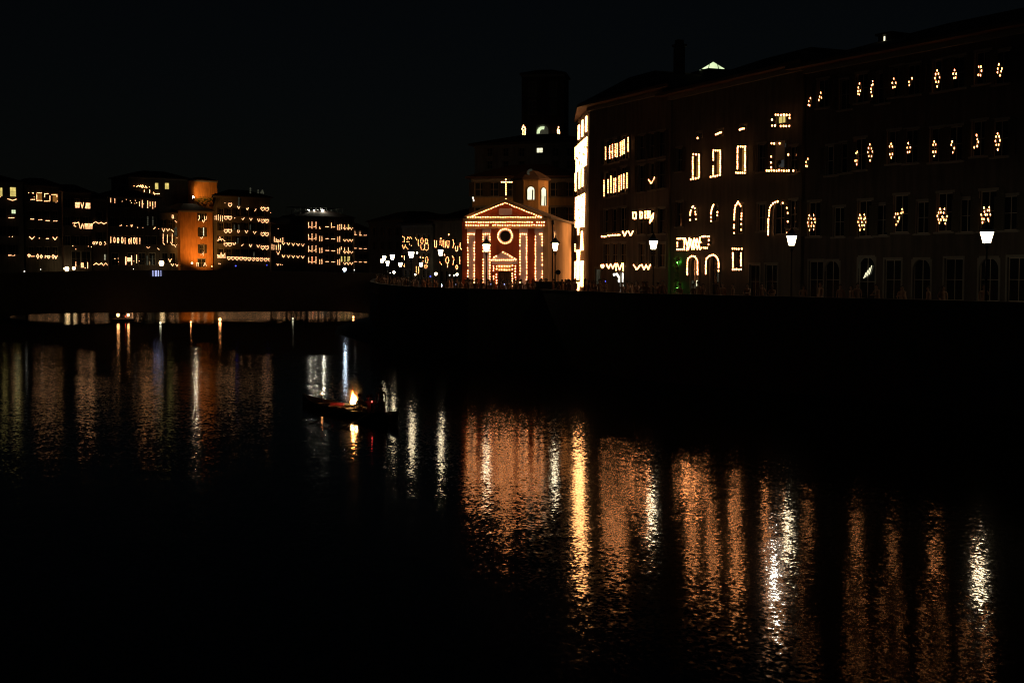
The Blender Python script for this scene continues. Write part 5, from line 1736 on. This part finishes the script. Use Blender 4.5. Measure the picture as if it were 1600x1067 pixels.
# phones held up in the crowd
for px, py, Y, r_, mt, lab in [(781, 449.3, 108.6, .07, 'cold', 'bright blue white phone screen held up below the church door'), (788, 444.3, 109.2, .05, 'cold_dim', 'small bluish phone screen just right of the bright one'), (689.5, 446.3, 133, .12, 'cold', 'blue white phone glowing in the crowd left of the church'),
                               (946, 440, 103, .07, 'blue', 'deep blue phone screen in the crowd before the corner palace'), (767, 444, 108.8, .04, 'cold_dim', 'faint phone screen near the left jamb of the portal'), (713, 443.5, 131, .12, 'cold_dim', 'pale bluish phone screen close to the church corner')]:
    p = at(px, py, Y)
    t = thing('phone', lab, 'phone', p)
    k = r_ / .07
    q = MB(); q.box(-.036 * k, .036 * k, 0, .009, -.075 * k, .075 * k); q.build('case', M['iron'], t)
    q = MB(); q.box(-.033 * k, .033 * k, -.003, -.0005, -.07 * k, .07 * k); q.build('screen', M[mt], t)
    # its holder: the right hand of the raised arm comes up under the phone
    s_ = max(.85, min(1.12, (p.z - .03 - ROAD - .14) / 1.50))
    place_person(PEOPLE[3], (p.x - .12 * s_, p.y + .45 * s_, p.z - .03 - 1.50 * s_), 0, 'dark figure holding up the phone: ' + lab.split(' phone')[0] + ' screen', 'spectators holding phones', s_)

# ------------------------------------------------------------------ rowing boat with the fire
bow, stern = Vector(((472 - 800) / 2000 * 74.8, 74.8, 0)), Vector(((613 - 800) / 2000 * 64.6, 64.6, 0))
ax = (stern - bow).normalized(); BLn = (stern - bow).length
boat = thing('rowing_boat', 'long low dark rowing boat carrying an open fire and its crew', 'boat', bow, math.atan2(ax.y, ax.x))
sd_ = Vector((-ax.y, ax.x, 0))


def hb(t):
    return max(.03, .78 * (1 - abs(2 * t - 1.05) ** 2.6)) if t < 1 else .34


def hz(t):
    return .30 + .20 * abs(2 * t - 1) ** 3 + (.10 if t > .9 else 0)


q = MB()
NT = 22
secs = []
for i in range(NT + 1):
    t = i / NT
    w_, g = hb(t), hz(t)
    kz = -.16 + .14 * abs(2 * t - 1) ** 3
    secs.append([(BLn * t, -w_, g), (BLn * t, -w_ * .86, .06), (BLn * t, -w_ * .45, kz), (BLn * t, w_ * .45, kz), (BLn * t, w_ * .86, .06), (BLn * t, w_, g),
                 (BLn * t, w_ * .92, g), (BLn * t, w_ * .75, .09), (BLn * t, -w_ * .75, .09), (BLn * t, -w_ * .92, g)])
v = [p for s in secs for p in s]
f = []
for i in range(NT):
    for j in range(10):
        f.append((i * 10 + j, i * 10 + (j + 1) % 10, (i + 1) * 10 + (j + 1) % 10, (i + 1) * 10 + j))
f += [tuple(range(10))[::-1], tuple(range(NT * 10, NT * 10 + 10))]
q.poly(v, f)
o = q.build('hull', M['wood'], boat, smooth=False); fixnormals(o.data)
for s in (-1, 1):
    q = MB()
    for i in range(NT):
        a, c = secs[i][0 if s < 0 else 5], secs[i + 1][0 if s < 0 else 5]
        q.bar((a[0], a[1], a[2] + .02), (c[0], c[1], c[2] + .02), .035, sides=5)
    q.build('gunwale', M['wood'], boat)
for t in (.30, .435, .70, .77, .90):
    q = MB(); q.box(BLn * t - .13, BLn * t + .13, -hb(t) * .9, hb(t) * .9, .30, .35); q.build('thwart', M['wood'], boat)
q = MB()
for i in range(9):
    t0, t1 = .53 + .012 * i, .53 + .012 * (i + .9)
    q.box(BLn * t0, BLn * t1, -hb(t0) * .88, hb(t0) * .88, .362, .40)
q.build('fire_deck', M['wood'], boat)


def bpos(t, lat=0.0, z=0.0):
    return bow + ax * (BLn * t) + sd_ * lat + Vector((0, 0, z))


# lit bow stone: a flat board that catches the firelight, a little candle at the bow
q = MB(); q.box(-.38, .38, -.24, .24, 0, .09); q.bar((-.34, 0, .09), (.34, 0, .09), .06)
tag(q.build('sack', M['shirt_red'], None, bpos(.435, -.1, .352)), 'flat reddish sack lying on the boards left of the fire', 'sack')
p = at(514.5, 624, bpos(.24).y)
lampball('bow_lamp', 'tiny warm lamp near the bow of the rowing boat', Vector((bpos(.235).x, bpos(.235).y, .78)), .045, 'candle', .45)
# brazier and flame
fb_ = bpos(.60, 0, .38)
t = thing('brazier', 'iron basket on legs holding the fire in the rowing boat', 'brazier', fb_)
q = MB()
for k in range(10):
    a = 2 * math.pi * k / 10
    q.bar((.16 * math.cos(a), .16 * math.sin(a), .18), (.25 * math.cos(a), .25 * math.sin(a), .42), .012, sides=4)
q.lathe([(.17, .16), (.17, .19)], 12)
for zz, rr in ((.30, .21), (.42, .255)):
    for k in range(12):
        a, c = 2 * math.pi * k / 12, 2 * math.pi * (k + 1) / 12
        q.bar((rr * math.cos(a), rr * math.sin(a), zz), (rr * math.cos(c), rr * math.sin(c), zz), .012, sides=4)
q.build('basket', M['iron'], t)
for k in range(3):
    a = 2 * math.pi * k / 3
    q = MB(); q.bar((.13 * math.cos(a), .13 * math.sin(a), .17), (.22 * math.cos(a), .22 * math.sin(a), .0), .015, sides=5); q.build('leg', M['iron'], t)


def mat_flame(name, c0, c1, s0, s1, alpha):
    m, n, l = nt(name)
    n.remove(n['Principled BSDF'])
    tc = n.new('ShaderNodeTexCoord'); sp_ = n.new('ShaderNodeSeparateXYZ'); l.new(tc.outputs['Generated'], sp_.inputs[0])
    r_ = n.new('ShaderNodeValToRGB')
    r_.color_ramp.elements[0].color = tuple(c0) + (1,); r_.color_ramp.elements[1].color = tuple(c1) + (1,)
    l.new(sp_.outputs[2], r_.inputs[0])
    mr = n.new('ShaderNodeMapRange'); mr.inputs[3].default_value, mr.inputs[4].default_value = s0, s1
    l.new(sp_.outputs[2], mr.inputs[0])
    e = n.new('ShaderNodeEmission'); l.new(r_.outputs[0], e.inputs[0]); l.new(mr.outputs[0], e.inputs[1])
    if alpha < 1:
        tr = n.new('ShaderNodeBsdfTransparent'); mx = n.new('ShaderNodeMixShader')
        no = n.new('ShaderNodeTexNoise'); no.inputs['Scale'].default_value = 2.5
        l.new(tc.outputs['Generated'], no.inputs['Vector'])
        m2 = n.new('ShaderNodeMapRange'); m2.inputs[1].default_value, m2.inputs[2].default_value = .3, .75
        m2.inputs[3].default_value, m2.inputs[4].default_value = 0.0, alpha
        l.new(no.outputs[0], m2.inputs[0])
        m3 = n.new('ShaderNodeMath'); m3.operation = 'MULTIPLY'
        m4 = n.new('ShaderNodeMapRange'); m4.inputs[3].default_value, m4.inputs[4].default_value = 1.0, 0.15
        l.new(sp_.outputs[2], m4.inputs[0]); l.new(m2.outputs[0], m3.inputs[0]); l.new(m4.outputs[0], m3.inputs[1])
        l.new(m3.outputs[0], mx.inputs[0]); l.new(tr.outputs[0], mx.inputs[1]); l.new(e.outputs[0], mx.inputs[2])
        l.new(mx.outputs[0], n['Material Output'].inputs[0])
    else:
        l.new(e.outputs[0], n['Material Output'].inputs[0])
    return m


def flame_mesh(mb, cx, cy_, z0, h, r, lean):
    prof = [(.0, .45), (.12, .9), (.28, 1.0), (.5, .72), (.72, .38), (.88, .15), (1.0, .015)]
    n = 10
    v, f = [], []
    for j, (t_, rr) in enumerate(prof):
        for i in range(n):
            a = 2 * math.pi * i / n
            w_ = 1 + .15 * math.sin(3 * a + 5 * t_)
            v.append((cx + lean[0] * t_ ** 1.6 + r * rr * w_ * math.cos(a), cy_ + lean[1] * t_ ** 1.6 + r * rr * w_ * math.sin(a), z0 + h * t_))
    for j in range(len(prof) - 1):
        for i in range(n):
            f.append((j * n + i, j * n + (i + 1) % n, (j + 1) * n + (i + 1) % n, (j + 1) * n + i))
    f += [tuple(range(n))[::-1], tuple(range((len(prof) - 1) * n, len(prof) * n))]
    mb.poly(v, f)


t = thing('fire', 'bright leaping fire burning in the boat', 'fire', fb_ + Vector((0, 0, .22)))
q = MB()
flame_mesh(q, 0, 0, 0, .74, .145, (-.07, 0)); flame_mesh(q, .09, .02, 0, .48, .10, (.02, 0)); flame_mesh(q, -.09, -.02, 0, .40, .09, (-.03, 0))
q.build('flame_core', mat_flame('flame_core', (1, .60, .20), (1, .22, .02), 90, 2.0, 1), t, smooth=True)
q = MB()
flame_mesh(q, 0, 0, .02, 1.0, .19, (-.05, 0)); flame_mesh(q, -.09, 0, .1, .8, .11, (-.12, 0)); flame_mesh(q, .09, .02, .1, .85, .11, (.10, 0))
q.build('flame_tongues', mat_flame('flame_tongues', (1, .38, .05), (1, .16, .01), 1.8, .6, .75), t, smooth=True)

RED = make_person('stand', 'shirt_red'); SEATW = make_person('seat', 'shirt_white'); SEATR = make_person('row', 'shirt_red'); SEATD = make_person('row', 'shirt_dark', sleeves='long')
toward_bow = math.atan2(-ax.y, -ax.x) + math.pi / 2
for t_, lat, pm, rz, z, lab in [(.695, -.12, SEATW, .2, -.08, 'person in a pale shirt sitting close beside the fire, lit orange'), (.755, .25, SEATR, 0, -.05, 'person in a red shirt bent over an oar behind the pale shirted one'), (.815, -.25, SEATR, .1, .02, 'person in a red shirt rowing in the middle of the stern half'),
                               (.875, .05, RED, -.2, .1, 'tall person in a red shirt standing in the stern of the boat'), (.93, -.1, SEATD, .3, .1, 'person in dark clothes seated at the very stern')]:
    place_person(pm, bpos(t_, lat, z + .03), toward_bow + rz, lab, 'crew of the rowing boat')
om = MB()
om.bar((0, 0, 0), (0, -3.0, 0), .028, sides=6)
om.poly([(-.09, -3.0, .012), (.09, -3.0, .012), (.11, -3.7, .012), (-.11, -3.7, .012), (-.09, -3.0, -.012), (.09, -3.0, -.012), (.11, -3.7, -.012), (-.11, -3.7, -.012)], [(0, 1, 2, 3), (7, 6, 5, 4), (0, 4, 5, 1), (1, 5, 6, 2), (2, 6, 7, 3), (3, 7, 4, 0)])
ome = om.mesh('oar', M['wood'])
for t_, lat, z, ang, dip, lab in [(.70, .1, .82, -.15, .24, 'oar reaching over the near gunwale amidships'), (.78, -.1, .80, .12, .22, 'oar dipping into the water just behind the middle one'), (.90, 0, .85, .5, .24, 'steering oar trailing from the stern across the lamp reflection')]:
    p = bpos(t_, lat, z)
    o = tag(link('oar', ome, None, p, (dip, 0, math.atan2(ax.y, ax.x) + ang)), lab, 'oar', 'oars of the rowing boat')

# little boat with two lanterns and floating candles near the bridge
sb = at(191.5, 500, 187.0)
t = thing('small_boat', 'tiny dark boat carrying two lanterns under the left part of the bridge', 'boat', (sb.x, sb.y, 0), .1)
q = MB()
pl = [(-1.9, 0), (-1.2, -.5), (1.2, -.5), (1.8, -.25), (1.8, .25), (1.2, .5), (-1.2, .5)]
n = len(pl)
q.poly([(x * .85, y * .7, -.1) for x, y in pl] + [(x, y, .32) for x, y in pl] + [(x * .93, y * .85, .32) for x, y in pl] + [(x * .85, y * .7, .05) for x, y in pl],
       [(i, (i + 1) % n, n + (i + 1) % n, n + i) for i in range(n)] + [(n + i, n + (i + 1) % n, 2 * n + (i + 1) % n, 2 * n + i) for i in range(n)] + [(2 * n + i, 2 * n + (i + 1) % n, 3 * n + (i + 1) % n, 3 * n + i) for i in range(n)] + [tuple(range(3 * n, 4 * n)), tuple(range(n))[::-1]])
q.build('hull', M['wood'], t)
q = MB(); q.box(-.12, .12, -.45, .45, .2, .24); q.build('thwart', M['wood'], t)
for px, r_, lab in ((184.5, .22, 'left one of the two orange white lanterns on the tiny boat'), (200.5, .19, 'right one of the two orange white lanterns on the tiny boat')):
    p = at(px, 492.2, 186.7)
    lampball('boat_lantern', lab, Vector((p.x, p.y, max(.62, p.z))), r_, 'candle_white', .5)
p = at(196, 491.5, 186.6); lampball('red_lamp', 'dim red lamp between the two lanterns of the tiny boat', Vector((p.x, p.y, .66)), .06, 'red_light', .45)
for px, py, r_, mt, lab in [(250.5, 493, .16, 'pale', 'pale floating candle right of the tiny boat'), (457.5, 486, .14, 'pale', 'pale floating candle under the right half of the bridge'), (552, 483.5, .14, 'candle', 'floating candle near the right foot of the bridge'), (343.5, 488, .2, 'candle', 'warm floating candle under the middle of the bridge'), (582.5, 482.5, .12, 'pale', 'last pale floating candle beside the right abutment'), (298, 491, .1, 'candle', 'faint floating candle left of the warm one under the bridge')]:
    Y = 16000 / (py + 14 - HOR)
    p = at(px, py, Y)
    t = thing('floating_candle', lab, 'candle', (p.x, p.y, 0.0))
    q = MB(); q.box(-.25, .25, -.25, .25, -.04, .06); q.build('float', M['wood'], t)
    q = MB(); q.bulb((0, 0, .07 + r_), r_); q.build('flame_cup', M[mt], t)

# thin smoke round the fire
m, n, l = nt('fire_smoke')
n.remove(n['Principled BSDF'])
vs_ = n.new('ShaderNodeVolumeScatter');  vs_.inputs['Color'].default_value = (.8, .75, .7, 1)
tc = n.new('ShaderNodeTexCoord'); ln = n.new('ShaderNodeVectorMath'); ln.operation = 'LENGTH'
l.new(tc.outputs['Object'], ln.inputs[0])
mr = n.new('ShaderNodeMapRange'); mr.interpolation_type = 'SMOOTHSTEP'
mr.inputs[1].default_value, mr.inputs[2].default_value, mr.inputs[3].default_value, mr.inputs[4].default_value = 0.1, .95, .22, 0.0
l.new(ln.outputs['Value'], mr.inputs[0]); l.new(mr.outputs[0], vs_.inputs['Density'])
l.new(vs_.outputs[0], n['Material Output'].inputs['Volume'])
bm = bmesh.new(); bmesh.ops.create_icosphere(bm, subdivisions=3, radius=1.0)
for v in bm.verts:
    v.co *= 1.0
me = bpy.data.meshes.new('smoke'); bm.to_mesh(me); bm.free(); me.materials.append(m)
o = link('smoke', me, None, fb_ + Vector((-.12, 0, .85))); o.scale = (.95, .9, 1.15); stuff(o)
o['label'] = 'thin smoke glowing round the fire in the rowing boat'
# red lamp added to light the crew red
lampball('crew_fill_lamp', 'small red lamp added among the rowers to light the stern half red', bpos(.845, -.30, 1.0), .035, 'red_hot', .65)
# shaded projector in the banner window, turned down to the river
pj = P2.inv.inverted() @ (lambda uz: Vector((uz[0], -.45, uz[1])))(P2.uz(1226, 254))
wt = at(1204, 960, 29.4)
t = thing('projector', 'small shaded projector on the sill of the banner window, aimed at the river', 'projector', pj)
q = MB(); dd = (wt - pj).normalized(); q.bar(-dd * .35, dd * .02, .13, sides=10); q.bar(dd * .02, dd * .22, .15, sides=10, cap=False); q.bar((0, 0, -.1), (.1, .3, -.35), .03)
q.build('housing', M['iron'], t)
sp_ = spot('projector_beam', pj + dd * .2, wt, (1, .9, .72), 190, 26, .5, .2)

for me in bpy.data.meshes:
    me.validate()
